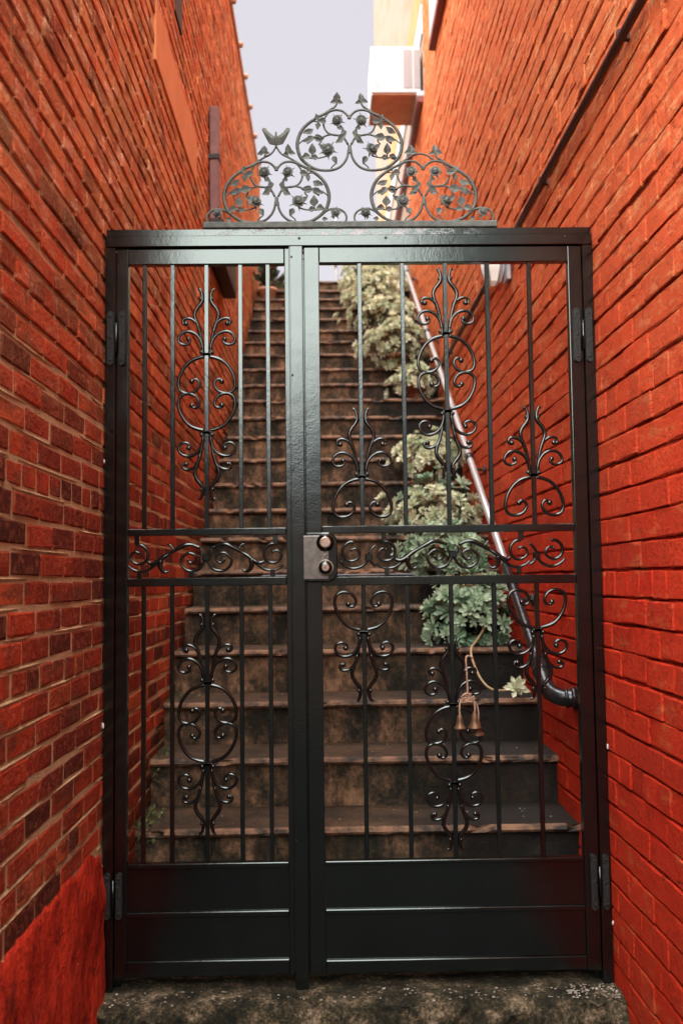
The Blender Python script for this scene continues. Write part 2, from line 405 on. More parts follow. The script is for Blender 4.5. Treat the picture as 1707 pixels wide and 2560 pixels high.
# ------------------------------------------------------------------ staircase
ST = thing('staircase', 'long steep flight of grimy concrete steps climbing behind the gate', 'staircase', (.75, .1, 0))
RISE, GO, Z0, Y0 = .170, .28, .37, .347
XL, XR = .028, 1.484
def nose_z(k): return Z0+RISE*k
def nose_y(k): return Y0+GO*k
NSTEP = 23
for k in range(-1, NSTEP):
    zk, yk = nose_z(k), nose_y(k); r = random.Random(100+k)
    last = (k == NSTEP-1)
    y1 = yk+(.32 if not last else .5)
    bm = bmesh.new(); n = 60; rows = []
    dz = r.uniform(-.005, .005); tilt = r.uniform(-.004, .004)
    for i in range(n+1):
        x = XL+(XR-XL)*i/n
        a = .006*mnoise.noise(Vector((x*7, k*3.1, 0)))+.003*mnoise.noise(Vector((x*35, k*3.1, 2)))
        zz = zk+dz+tilt*(x-.7)
        chip = max(0, mnoise.noise(Vector((x*16, k*5.7, 9)))-.24)*.075+max(0, mnoise.noise(Vector((x*47, k*3.7, 4)))-.3)*.02
        P = [(yk+.026, zz-.024), (yk+.004+a, zz-.024), (yk-.003+a+chip, zz-.015), (yk+.002+a+chip, zz-.005-chip*.4), (yk+.014+a, zz-chip*.2), (y1, zz+.002), (y1, zz-.024)]
        rows.append([bm.verts.new((x, *p)) for p in P])
    for A, B in zip(rows, rows[1:]):
        for j in range(7):
            f = bm.faces.new((A[j], B[j], B[(j+1) % 7], A[(j+1) % 7])); f.material_index = 1 if j in (1, 2, 3) else 0
    bm.faces.new(rows[0]); bm.faces.new(list(reversed(rows[-1]))); fixn(bm)
    # riser block
    b2 = bmesh.new()
    zlo = zk-RISE-.02 if k > -1 else -.17
    rows = []
    for i in range(n+1):
        x = XL+(XR-XL)*i/n; row = []
        for j in range(5):
            z = zlo+(zk-.025-zlo)*j/4
            row.append(b2.verts.new((x, yk+.022+.005*mnoise.noise(Vector((x*6, z*14, k))), z)))
        row.append(b2.verts.new((x, y1-.01, zk-.025))); row.append(b2.verts.new((x, y1-.01, zlo)))
        rows.append(row)
    for A, B in zip(rows, rows[1:]):
        for j in range(7): b2.faces.new((A[j], B[j], B[(j+1) % 7], A[(j+1) % 7]))
    b2.faces.new(rows[0]); b2.faces.new(list(reversed(rows[-1]))); fixn(b2)
    s = add('step', tomesh(b2, 'step'), 'riser', ST)
    add('tread', tomesh(bm, 'tread'), ['tread', 'nosing'], s)
TOPZ = nose_z(NSTEP-1)
o = box('upper_terrace', (-12, 14, nose_y(NSTEP-1)+.49, 60, TOPZ-.6, TOPZ-.004), 'paving', None, 0); struct(o)

# grit and small leaves lying on the lower steps
bm = bmesh.new(); r = random.Random(5)
for i in range(110):
    k = r.choice([-1, 0, 0, 0, 1, 1, 2, 3, 4]); x = r.uniform(XL+.02, XR-.02)**1.0
    y = nose_y(k)+r.uniform(.05, .28); s = r.uniform(.001, .0035); z = nose_z(k)+.004
    q = bmesh.ops.create_icosphere(bm, subdivisions=1, radius=s)
    for v in q['verts']: v.co = Vector((v.co.x*r.uniform(.8, 1.5)+x, v.co.y+y, v.co.z*.5+z))
for i in range(260):
    x = r.uniform(.03, 1.46); y = r.uniform(-.11, -.015); s = r.uniform(.001, .004)
    if r.random() < .35: x = r.uniform(1.33, 1.47)
    q = bmesh.ops.create_icosphere(bm, subdivisions=1, radius=s)
    for v in q['verts']: v.co = Vector((v.co.x*1.3+x, v.co.y+y, v.co.z*.6+.006))
o = add('grit', tomesh(bm, 'grit'), 'gritmat'); o['kind'] = 'stuff'; o['label'] = 'pale grit and crumbs scattered on the steps and threshold'; o['category'] = 'grit'

# ------------------------------------------------------------------ brick walls
def brick_verts(L, H, D, ch, r, jit=.0016, rough=.001):
    """front at 0, back at -D; local axes: a along wall, h up, d out of wall; worn uneven face"""
    c = ch
    A = [-L/2, -L/2+c*r.uniform(.8, 2), r.uniform(-.15, .15)*L, L/2-c*r.uniform(.8, 2), L/2]
    B = [-H/2, -H/2+c*r.uniform(.8, 1.8), H/2-c*r.uniform(.8, 1.8), H/2]
    v, f, ix = [], [], {}
    for i, a in enumerate(A):
        for k, b in enumerate(B):
            edge = i in (0, 4) or k in (0, 3)
            d = -c*r.uniform(.6, 1.3) if edge else r.uniform(-rough, rough)
            if i in (0, 4) and k in (0, 3):
                a2, b2, d = a*(1-r.uniform(0, .8)*2*c/L), b*(1-r.uniform(0, .8)*2*c/H), d-c*.5
            else: a2, b2 = a, b
            ix[i, k] = len(v); v.append((a2+r.uniform(-jit, jit), b2+r.uniform(-jit, jit), d))
    for i in range(4):
        for k in range(3): f.append((ix[i, k], ix[i+1, k], ix[i+1, k+1], ix[i, k+1]))
    per = [(i, 0) for i in range(5)]+[(4, 1), (4, 2), (4, 3)]+[(i, 3) for i in (3, 2, 1, 0)]+[(0, 2), (0, 1)]
    n0 = len(v)
    for p in per: a, b, d = v[ix[p]]; v.append((a, b, -D))
    n = len(per)
    for q in range(n):
        w_ = (q+1) % n; f.append((ix[per[q]], n0+q, n0+w_, ix[per[w_]]))
    return v, f

def build_wall(root, side, xface, y0, y1, z0, z1, course, stretch, joint_bed, joint_head, header_every, mo, mj, skip, ch, depth, seed, proud, jit=.0016, rough=.001):
    r = random.Random(seed)
    sgn = 1 if side == 'L' else -1         # out-of-wall direction in X
    bricks = []
    nrow = int((z1-z0)/course)
    for row in range(nrow):
        zc = z0+(row+.5)*course
        hdr = (row % header_every) == 3
        pitch = (stretch+joint_head)/(2 if hdr else 1)
        y = y0 - pitch*((.5 if row % 2 else 0)+r.uniform(-.1, .1)) - (.25*pitch if hdr else 0)
        wob = r.uniform(-.002, .002)
        while y < y1:
            L = pitch*r.uniform(.95, 1.05)
            a, b = max(y, y0), min(y+L-joint_head*r.uniform(.7, 1.4), y1)
            if b-a > .03 and not skip((a+b)/2, zc):
                wr = min(1, max(0, (zc-1.3)/1.2))          # the upper masonry is more weathered
                bricks.append([(a+b)/2, zc+wob+r.uniform(-.0015, .0015)*(1+wr), b-a, course-joint_bed*r.uniform(.75, 1.3)*(1+.12*wr), hdr, r.uniform(-.5*proud, proud)*(1+.7*wr)])
            y += L
    # rank by size in view
    sc = []
    for i, (yc, zc, L, H, hd, pr) in enumerate(bricks):
        px, py, d = project((xface, yc, zc))
        a = 0
        if d > .4 and abs(px) < 880 and abs(py) < 1310:
            p0 = project((xface, yc-L/2, zc)); p1 = project((xface, yc+L/2, zc))
            a = abs(p1[0]-p0[0])*H/d*FPX
            if yc > -.02: a *= .55                  # partly covered by the gate
        sc.append(a)
    order = sorted(range(len(bricks)), key=lambda i: -sc[i])
    single = set(order[:296])
    rb = random.Random(seed+1)
    protos = {}
    Rm = Matrix(((0, 0, sgn), (1, 0, 0), (0, 1, 0))) if side == 'L' else Matrix(((0, 0, -1), (1, 0, 0), (0, 1, 0)))
    V, F, T = [], [], []
    for i, (yc, zc, L, H, hd, pr) in enumerate(bricks):
        if i in single:
            key = (round(L/.025), rb.randrange(5))
            if key not in protos:
                v, f = brick_verts(key[0]*.025, course-joint_bed, depth, ch, rb, jit, rough)
                me = bpy.data.meshes.new('brick'); me.from_pydata([Rm @ Vector(q) for q in v], [], f if side == 'L' else [tuple(reversed(q)) for q in f])
                me.update()
                bmx = bmesh.new(); bmx.from_mesh(me); fixn(bmx); bmx.to_mesh(me); bmx.free()
                pass
                me.materials.append(MAT[mo]); protos[key] = me
            o = bpy.data.objects.new('brick', protos[key]); COL.objects.link(o); o.parent = root
            o.location = Vector((xface+sgn*pr, yc, zc))-LOC[root.name]
            o.scale = (1, L/(key[0]*.025), H/(course-joint_bed))
            o.rotation_euler = (rb.uniform(-.006, .006), 0, rb.uniform(-.01, .01))
        else:
            v, f = brick_verts(L, H, depth, ch, rb, jit, rough); n0 = len(V)
            for q in v:
                p = Rm @ Vector(q); V.append((p.x+xface+sgn*pr, p.y+yc, p.z+zc))
            F += [tuple(n0+k for k in (q if side == 'L' else reversed(q))) for q in f]
            t = rb.random(); t = t*.45 if (hd and side == 'L') else t
            T += [t]*len(v)
    me = bpy.data.meshes.new('brick_field'); me.from_pydata(V, [], F); me.update()
    bmx = bmesh.new(); bmx.from_mesh(me); fixn(bmx); bmx.to_mesh(me); bmx.free()
    at = me.attributes.new('tone', 'FLOAT', 'POINT'); at.data.foreach_set('value', T)
    pass
    o = add('brick_field', me, mj, root); o['kind'] = 'stuff'
    return len(bricks)

# left wall: bare brick with tan mortar
LX = .0
LW = thing('brick_wall', 'bare red brick wall with tan mortar joints and a smooth orange lintel', 'wall', (-1.2, 2.5, -.17))
LINT = (.86, 2.08, 3.245, 3.495)
def skipL(y, z):
    if LINT[0]-.02 < y < LINT[1]+.02 and LINT[2]-.01 < z < LINT[3]+.01: return True
    if y < .0 and z < .40: return True
    if 1.36 < y < 1.60 and 3.74 < z < 3.98: return True
    return False
LTOP = 5.40
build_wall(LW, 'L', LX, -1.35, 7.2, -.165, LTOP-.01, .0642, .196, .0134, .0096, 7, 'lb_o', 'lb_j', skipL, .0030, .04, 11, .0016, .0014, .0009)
bm = bmesh.new(); b_box(bm, -3.2, LX-.0020, -1.345, 7.19, -.17, 1.72); b_box(bm, -3.2, LX-.0055, -1.344, 7.189, 1.722, LTOP); add('mortar', tomesh(bm, 'mortar'), 'mortar', LW)
# mortar squeezed out of the joints: ragged ribbons along some beds near the gate
bm = bmesh.new(); r = random.Random(3)
for row in range(6, 30):
    z = -.165+.0642*row
    y = -1.2+r.uniform(0, .4)
    while y < 2.5:
        ln = r.uniform(.08, .5); n = max(4, int(ln/.02)); A = []
        for i in range(n+1):
            yy = y+ln*i/n; e = sin(pi*i/n)
            w_ = e*(.0042+.0035*mnoise.noise(Vector((yy*40, row*3, 0)))); d = .0005+e*(.0015+.002*mnoise.noise(Vector((yy*55, row*5, 3))))
            A.append((bm.verts.new((LX-.004, yy, z-w_-.001)), bm.verts.new((LX-.001+d, yy, z-w_*.2)), bm.verts.new((LX-.004, yy, z+w_+.001))))
        for p, q in zip(A, A[1:]):
            bm.faces.new((p[0], q[0], q[1], p[1])); bm.faces.new((p[1], q[1], q[2], p[2]))
        y += ln+r.uniform(.02, .7)
fixn(bm); o = add('mortar_squeeze', tomesh(bm, 'mortar_squeeze'), 'mortar', LW); o['kind'] = 'stuff'
box('lintel', (LX-.02, LX+.006, *LINT), 'plaster', LW, .003)
bm = bmesh.new(); b_box(bm, LX-.02, LX+.004, 1.38, 1.58, 3.76, 3.96, .003); add('dark_opening', tomesh(bm, 'dark_opening'), 'blackmetal', LW)  # flat black plate standing for a dark opening in the wall
# lumpy red render at the foot of the wall, outside the gate
bm = bmesh.new(); ny, nz = 60, 30; g = []
for i in range(ny+1):
    y = -1.34+(1.34-.012)*i/ny; row = []
    top = .420+.018*mnoise.noise(Vector((y*9, 0, 0)))+.012*mnoise.noise(Vector((y*31, 0, 3)))-.03*max(0, (y+.12)/.12)
    for j in range(nz+1):
        t = j/nz; z = -.17+(top+.17)*t
        d = .016+.016*mnoise.noise(Vector((y*6, z*4, 1)))+.010*mnoise.noise(Vector((y*17, z*8, 4)))+.004*mnoise.noise(Vector((y*40, z*25, 4)))
        d = max(.004, d)*min(1, (1-t)*5+.12)
        row.append(bm.verts.new((LX+d, y, z)))
    row.append(bm.verts.new((LX-.01, y, top+.004))); g.append(row)
for A, B in zip(g, g[1:]):
    for j in range(nz+1): f = bm.faces.new((A[j], A[j+1], B[j+1], B[j])); f.smooth = True
fixn(bm); add('render_base', tomesh(bm, 'render_base'), 'parge', LW)
# roof edge with round tile ends
box('roof_coping', (-3.2, LX+.012, -1.36, 7.21, LTOP+.002, LTOP+.05), 'roof', LW, .004)
for y in (3.4, 4.0, 4.59, 5.08, 5.61, 6.19, 6.8):
    bm = bmesh.new(); b_lathe(bm, (LX-.02, y, LTOP+.03), [(.022, 0), (.025, .045), (.022, .058), (.009, .064)], 'X', 10); fixn(bm)
    add('tile_end', tomesh(bm, 'tile_end'), 'roof', LW)

# right wall: brick painted red
RX = 1.48
RW = thing('brick_wall', 'tall rough brick wall painted bright red, mortar and all', 'wall', (2.8, 2.3, -.17))
def skipR(y, z):
    if y > 4.62 and z > 5.0: return True
    if 2.6 < y < 3.82 and 5.0 < z < 6.5: return True
    return False
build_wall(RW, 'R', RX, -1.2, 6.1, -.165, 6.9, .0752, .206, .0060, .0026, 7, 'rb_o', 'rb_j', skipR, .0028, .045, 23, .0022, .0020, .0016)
bm = bmesh.new(); b_box(bm, RX+.0062, 4.6, -1.195, 4.6, -.17, 6.9); b_box(bm, RX+.0062, 4.6, 4.603, 6.09, -.17, 5.01)
add('painted_mortar', tomesh(bm, 'painted_mortar'), 'rcore', RW)

# ------------------------------------------------------------------ building beyond (cream paint, orange brick band)
FB = thing('far_building', 'pale cream building with orange brick band above the red wall', 'building', (3, 8, 5))
bm = bmesh.new(); b_box(bm, RX+.004, 4.6, 4.606, 11.5, 5.03, 10.7); b_box(bm, RX+.006, 4.6, 6.1, 11.49, 3.2, 5.028)
add('wall', tomesh(bm, 'wall'), 'pale', FB)
pr = box('brick_band', (RX-.006, RX+.02, 4.64, 11.4, 5.80, 6.2), 'orangebrick', FB, .003)
for i, y in enumerate(np.arange(4.7, 11.2, .23)):
    box('brick', (RX-.012, RX+.0, y, y+.215, 5.81, 6.19), 'orangebrick', FB, .004)
box('white_band', (RX-.014, RX+.02, 4.63, 11.4, 5.54, 5.79), 'white', FB, .003)
box('sill', (RX-.045, RX+.02, 4.65, 7.4, 4.985, 5.035), 'sill', FB, .004)
box('window_frame', (RX-.05, RX+.02, 4.66, 7.38, 5.04, 5.085), 'white', FB, .004)
# window in the red wall
WN = thing('window', 'white framed window with dark red sill high in red painted wall', 'window', (RX, 3.2, 5.0))
box('sill', (RX-.05, RX+.03, 2.6, 3.82, 4.94, 4.992), 'sill', WN, .004)
box('frame', (RX-.045, RX+.03, 2.62, 3.80, 4.996, 5.06), 'white', WN, .004)
box('jamb', (RX-.044, RX+.03, 3.72, 3.80, 5.064, 6.4), 'white', WN, .004)
box('jamb', (RX-.044, RX+.03, 2.62, 2.70, 5.064, 6.4), 'white', WN, .004)
box('head', (RX-.045, RX+.03, 2.62, 3.80, 6.404, 6.48), 'white', WN, .004)
box('pane', (RX+.001, RX+.012, 2.705, 3.715, 5.065, 6.4), 'hole', WN, 0)

# air conditioner
AC = thing('air_conditioner', 'white window air conditioner jutting from the wall on a rusty base', 'air conditioner', (1.28, 5, 5.07))
AX0, AX1, AY0, AY1, AZ0, AZ1 = 1.065, RX-.016, 4.70, 5.26, 5.09, 5.475
box('casing', (AX0, AX1, AY0, AY1, AZ0, AZ1), 'white', AC, .006, 2)
for (a, b) in ((AX0+.26, AX0+.33), (AX0+.345, AX0+.395)):
    box('grille', (a, b, AY0-.004, AY0+.002, AZ0+.035, AZ1-.03), 'grill', AC, .001)
for i in range(4):
    for j in range(3):
        x = AX0+.03+j*.015; z = AZ1-.03-(i+1)*.081
        box('vent_slot', (x, x+.004, AY0-.002, AY0+.003, z, z+.055), 'slot', AC, 0)
box('base_tray', (AX0+.012, AX1-.03, AY0+.012, AY1-.01, AZ0-.012, AZ0-.001), 'rustply', AC, .001)
box('tray_rail', (AX1-.028, AX1-.002, AY0+.01, AY1+.4, AZ0-.03, AZ0-.002), 'white', AC, .002)
box('tray_rail', (AX0, AX0+.01, AY0+.01, AY1-.012, AZ0-.02, AZ0-.0015), 'white', AC, .002)

# ------------------------------------------------------------------ things fixed to the walls
bm = bmesh.new(); b_tube(bm, [(RX-.022, -1.2, 2.6), (RX-.022, .6, 2.61), (RX-.023, 1.2, 2.606), (RX-.022, 3.0, 2.612), (RX-.022, 5.2, 2.612), (RX-.022, 6.0, 2.61)], .013, 8)
for y in (-.4, .55, 1.9, 3.2, 4.5): b_box(bm, RX-.0335, RX+.006, y-.008, y+.008, 2.596, 2.625, .002)
o = add('conduit', tomesh(bm, 'conduit'), 'conduit'); o['label'] = 'thin dark conduit with its shadow painted in, running level along red wall'; o['category'] = 'pipe'

DS = thing('downspout', 'short brown downspout with black outlet box on bare brick wall', 'downspout', (LX, 2.7, 3.0))
box('pipe', (LX+.008, LX+.062, 2.62, 2.70, 3.265, 3.94), 'brownboard', DS, .004)
box('outlet_box', (LX+.006, LX+.09, 2.60, 3.40, 3.02, 3.26), 'blackmetal', DS, .006)
box('bracket', (LX-.004, LX+.066, 2.612, 2.708, 3.62, 3.65), 'blackmetal', DS, .002)

LN = thing('wall_lantern', 'white faceted wall lantern under the conduit on red wall', 'lantern', (1.42, 1.36, 2.47))
lx, ly = 1.405, 1.30
box('back_plate', (RX-.02, RX-.002, ly-.045, ly+.045, 2.47, 2.70), 'white', LN, .004)
bm = bmesh.new(); b_tube(bm, [(RX-.012, ly, 2.65), (RX-.04, ly, 2.69), (lx, ly, 2.69)], .008, 8); add('arm', tomesh(bm, 'arm'), 'white', LN)
bm = bmesh.new(); b_lathe(bm, (lx, ly, 2.45), [(.012, 0), (.032, .018), (.048, .08), (.05, .16)], 'Z', 6, smooth=False); fixn(bm); add('glass', tomesh(bm, 'glass'), 'glass', LN)
bm = bmesh.new(); b_lathe(bm, (lx, ly, 2.612), [(.058, 0), (.058, .008), (.04, .05), (.014, .085), (.01, .11), (.003, .125)], 'Z', 6, smooth=False); fixn(bm); add('cap', tomesh(bm, 'cap'), 'white', LN)
for k in range(6):
    a = 2*pi*k/6; bm = bmesh.new()
    b_tube(bm, [(lx+.034*cos(a), ly+.034*sin(a), 2.467), (lx+.050*cos(a), ly+.050*sin(a), 2.53), (lx+.052*cos(a), ly+.052*sin(a), 2.612)], .003, 5, sm=0)
    add('rib', tomesh(bm, 'rib'), 'white', LN)

# handrail
HR = thing('handrail', 'glossy steel pipe handrail with black elbow, sloping up beside red wall', 'handrail', (1.4, .4, .7))
hx = 1.398
def rail_z(y): return .985+.602*(y-.72)
bm = bmesh.new(); b_tube(bm, [(hx, 1.12, rail_z(1.12)), (hx, 3.4, rail_z(3.4)), (hx, 6.3, rail_z(6.3))], .0165, 14, sm=3); add('pipe', tomesh(bm, 'pipe'), 'pipe', HR)
bm = bmesh.new(); b_tube(bm, [(hx, 1.12, rail_z(1.12)), (hx, .60, rail_z(.60)+.0), (hx, .52, rail_z(.52))], .0185, 14, sm=3); add('lower_pipe', tomesh(bm, 'lower_pipe'), 'pipeblack', HR)
e0 = rail_z(.50)
bm = bmesh.new(); b_tube(bm, [(hx, .56, rail_z(.56)), (hx, .47, rail_z(.47)-.004), (hx+.004, .415, rail_z(.415)-.004), (hx+.02, .372, rail_z(.372)+.004), (hx+.05, .35, .772), (hx+.085, .345, .775)], lambda t: .029 if t < .25 or t > .8 else .027, 14, sm=5)
for y in (.545, .50): b_tube(bm, [(hx, y, rail_z(y)), (hx, y-.012, rail_z(y-.012))], .0315, 14, sm=0)
b_tube(bm, [(hx+.045, .352, .772), (hx+.056, .35, .773)], .032, 14, sm=0); b_tube(bm, [(hx+.066, .349, .773), (hx+.0815, .346, .774)], .038, 14, sm=0)
add('elbow', tomesh(bm, 'elbow'), 'pipeblack', HR)
for y in (.985, 2.05, 3.95, 5.5):
    z = rail_z(y); bm = bmesh.new(); b_tube(bm, [(hx, y-.02, z-.012), (hx, y+.02, z+.012)], .0225, 12, sm=0)
    b_tube(bm, [(hx, y, z-.02), (hx+.01, y, z-.05), (hx+.05, y, z-.06), (RX+.004, y, z-.06)], .007, 8)
    b_lathe(bm, (RX-.008, y, z-.06), [(.026, 0), (.026, .006)], 'X', 10); fixn(bm)
    add('bracket', tomesh(bm, 'bracket'), 'pipeblack', HR)

# ------------------------------------------------------------------ gate
GF = thing('gateway', 'black steel gate frame with screwed header fixed between the walls', 'gateway', (.74, 0, 0))
box('header', (.005, 1.476, -.004, .042, 2.1825, 2.2150), 'gate', GF, .0015)
box('stop', (.030, .052, .0365, .046, 0, 2.178), 'gate', GF, .001); box('stop', (1.432, 1.452, .0365, .046, 0, 2.178), 'gate', GF, .001)
box('stop', (.053, 1.431, .0365, .046, 2.155, 2.180), 'gate', GF, .001)
box('header_flange', (.007, 1.474, .001, .046, 2.2155, 2.2365), 'flaked', GF, .001)
box('post', (.005, .0345, 0, .045, -.004, 2.182), 'gate', GF, .0015)
box('post', (1.4465, 1.4775, 0, .045, -.004, 2.182), 'gate', GF, .0015)
def screw(x, z, y, parent, r=.0042):
    bm = bmesh.new(); b_lathe(bm, (x, y, z), [(r, .002), (r, -.0012), (r*.6, -.0024)], 'Y', 9); fixn(bm); add('screw', tomesh(bm, 'screw'), 'screw', parent)
for x in (.082, .600-.012, .85, 1.395): screw(x, 2.205, -.004, GF)

def bar(x, z0, z1, parent): return box('bar', (x-.0064, x+.0064, .010, .0228, z0, z1), 'gate', parent, .0012)
U = .00041
PAL = dict(stem=[(60, 6), (44, 10), (34, 34), (30, 62), (31, 88), (45, 115), (72, 150), (85, 187), (78, 225), (60, 272), (45, 325), (35, 380), (29, 425), (25, 490)],
           b1=[(48, 320), (62, 272), (82, 240), (110, 221), (140, 216), (163, 224), (170, 244), (158, 260), (146, 254)],
           b2=[(27, 440), (36, 392), (58, 350), (92, 322), (132, 311), (170, 320), (195, 348), (200, 378), (184, 400), (154, 407), (127, 397), (118, 378), (128, 368)])
SCR = [(22, 492), (60, 500), (105, 518), (145, 552), (178, 602), (197, 655), (200, 700), (186, 735), (156, 753), (118, 754), (82, 738), (57, 705), (55, 676), (72, 656), (96, 656), (106, 670)]
def ornament(name, xc, ztop, seqn, parent, scale=1., flip=False):
    """seqn: list of 'P','p','S','s' (lower case: upside down) stacked from the top"""
    bm = bmesh.new(); y = .0164; cur = 0
    hP, hS = 490, 268
    for ch in seqn:
        H = hP if ch in 'Pp' else hS
        def T(dx, v, s):
            vv = (v if ch in 'Pp' else v-488)
            if ch.islower(): vv = H-vv
            return (xc+s*dx*U*scale, y, ztop-(cur+vv)*U*scale)
        for s in (-1, 1):
            if ch in 'Pp':
                b_tube(bm, [T(a, b, s) for a, b in PAL['stem']], lambda t: .0036+.0024*sin(pi*min(1, t*1.15))+.0008*t, 7, sm=4)
                for q in ('b1', 'b2'):
                    b_tube(bm, [T(a, b, s) for a, b in PAL[q]], lambda t: .0054-.0013*t, 7, sm=4)
                    b_ball(bm, T(*PAL[q][-1], s), .0078, scale=(1, .8, 1))
                b_ball(bm, T(40, 75, s), .0062, seg=6, rings=5); b_ball(bm, T(38, 462, s), .0068, seg=6, rings=5)
                b_box(bm, xc-.0105, xc+.0105, y-.0085, y+.0085, T(0, 478, 1)[2]-.004, T(0, 478, 1)[2]+.004, .001)
            else:
                b_tube(bm, [T(a, b, s) for a, b in SCR], lambda t: .0058-.0013*t, 7, sm=4)
                b_ball(bm, T(*SCR[-1], s), .0082, scale=(1, .8, 1))
        cur += H
    return add(name, tomesh(bm, name), 'gate', parent)

def scroll_panel(xc, zc, parent, wide):
    u = .000333; y = .017
    bm = bmesh.new()
    def tube(pts, r0, r1=None, s=1):
        r1 = r1 or r0
        b_tube(bm, [(xc+s*(a)*u, y, zc-(b-265)*u) for a, b in pts], lambda t: 1.15*(r0+(r1-r0)*t), 7, sm=4)
    spir = [(-162, 285), (-152, 305), (-122, 311), (-92, 286), (-92, 250), (-122, 230), (-162, 225), (-202, 250), (-227, 290), (-212, 340), (-172, 375), (-122, 386), (-62, 365), (-22, 310), (0, 268)]
    arm = [(-20, 262), (-42, 225), (-46, 190)]
    end = [(-597, 218), (-630, 208), (-662, 230), (-668, 270), (-638, 305), (-592, 318), (-547, 300), (-517, 250), (-527, 190), (-572, 150), (-616, 148)]
    low = [(-692, 330), (-652, 365), (-592, 385), (-522, 375), (-472, 340), (-432, 310)]
    fl = [(-520, 300), (-480, 318), (-432, 300), (-382, 262), (-342, 235), (-282, 200), (-222, 168), (-182, 150), (-122, 152), (-52, 178)]
    drop = [(-402, 290), (-408, 330), (-392, 372), (-362, 392), (-332, 382), (-327, 364)]
    curl = [(-345, 146), (-318, 152), (-296, 180), (-288, 205)]
    for s in (1, -1):
        tube(spir, .0036, .0044, s); tube(arm, .004, .003, s); tube(end, .0034, .0046, s); tube(low, .003, .0045, s)
        b_tube(bm, [(xc+s*a*u, y-.002, zc-(b-265)*u) for a, b in fl], lambda t: .0045+.0036*abs(sin(2*pi*t*1.05))*(1-.3*t), 7, sm=4)
        b_tube(bm, [(xc+s*a*u, y-.003, zc-(b-265)*u) for a, b in drop], lambda t: .0075*(1-t)+.002, 7, sm=4)
        tube(curl, .002, .005, s)
        b_box(bm, xc+s*-616*u-.007, xc+s*-616*u+.007, y-.005, y+.005, zc+118*u, zc+205*u, .001)
        b_box(bm, xc+s*-592*u-.007, xc+s*-592*u+.007, y-.005, y+.005, zc-180*u, zc-112*u, .001)
        for a, b in ((-162, 285), (-597, 218)): b_ball(bm, (xc+s*a*u, y, zc-(b-265)*u), .0052, seg=6, rings=5)
        if wide:
            b_box(bm, xc+s*-752*u-.011, xc+s*-752*u+.011, y-.006, y+.006, zc-22*u-.010, zc-22*u+.012, .003)
            tube([(-1504-a, b) for a, b in end], .0034, .0046, s)
            tube([(-752, 290), (-790, 345), (-850, 378), (-912, 382), (-970, 352), (-1005, 315)], .0045, .0035, s)
            tube([(-752, 290), (-720, 345), (-690, 360)], .0045, .0035, s); tube([(-752, 250), (-720, 200), (-690, 180)], .004, .003, s)
            b_ball(bm, (xc+s*-907*u, y, zc-(218-265)*u), .0052, seg=6, rings=5)
    b_box(bm, xc-.0125, xc+.0125, y-.007, y+.007, zc-.011, zc+.010, .003)
    b_box(bm, xc-130*u-.007, xc-130*u+.007, y-.005, y+.005, zc-180*u, zc-118*u, .001)
    return add('scroll_panel', tomesh(bm, 'scroll_panel'), 'gate', parent)

def hinge(xp, xl, z0, z1, parent):
    """xp: centre of the frame flap, xl: centre of the leaf flap"""
    bm = bmesh.new()
    for xc in (xp, xl):
        rr = .0095
        n = 10; ring = []
        pts = [(xc+rr*cos(a), z1-rr+rr*sin(a)) for a in np.linspace(0, pi, n)]+[(xc+rr*cos(a), z0+rr+rr*sin(a)) for a in np.linspace(pi, 2*pi, n)]
        A = [bm.verts.new((x, -.006, z)) for x, z in pts]; B = [bm.verts.new((x, .006, z)) for x, z in pts]
        C = [bm.verts.new((xc+(x-xc)*.82, -.0075, z)) for x, z in pts]
        bm.faces.new(C)
        for i in range(len(pts)):
            j = (i+1) % len(pts); bm.faces.new((A[i], A[j], B[j], B[i])); bm.faces.new((C[i], C[j], A[j], A[i]))
    fixn(bm); h = add('hinge', tomesh(bm, 'hinge'), 'hinge', parent)
    zm = (z0+z1)/2
    bm = bmesh.new(); b_tube(bm, [((xp+xl)/2, -.004, zm-.045), ((xp+xl)/2, -.004, zm+.045)], .0042, 8, sm=0); add('hinge_pin', tomesh(bm, 'hinge_pin'), 'gate', h)
    for xc in (xp, xl):
        for z in (z0+.016, zm, z1-.016):
            bm = bmesh.new(); b_ball(bm, (xc, -.0075, z), .0042, seg=7, rings=5, scale=(1, .5, 1)); add('rivet', tomesh(bm, 'rivet'), 'screw' if z != zm else 'hinge', h)

def leaf(name, label, xs, rails, bars_up, bars_lo, loc):
    T = thing(name, label, 'gate', loc, 'leaves of the gate')
    a, b, c, d = xs                                   # left stile, right stile
    y0, y1 = .004, .034
    for (p, q) in ((a, b), (c, d)): box('stile', (p, q, y0, y1, .036, rails[0][1]), 'gate', T, .002, 2)
    for (z0, z1) in rails: box('rail', (b+.0003, c-.0003, y0+.001, y1-.001, z0, z1), 'gate', T, .002)
    for x in bars_up: bar(x, rails[1][1]+.0002, rails[0][0]-.0002, T)
    for x in bars_lo: bar(x, rails[3][1]+.0002, rails[2][0]-.0002, T)
    # kick panels behind thin ledges
    zs = [rails[3][0], rails[4][1], rails[4][0], rails[5][1]]
    for (lo, hi) in ((zs[1], zs[0]), (zs[3], zs[2])):
        box('kick_panel', (b+.0005, c-.0005, .014, .018, lo+.0005, hi-.0005), 'gate', T, 0)
    return T

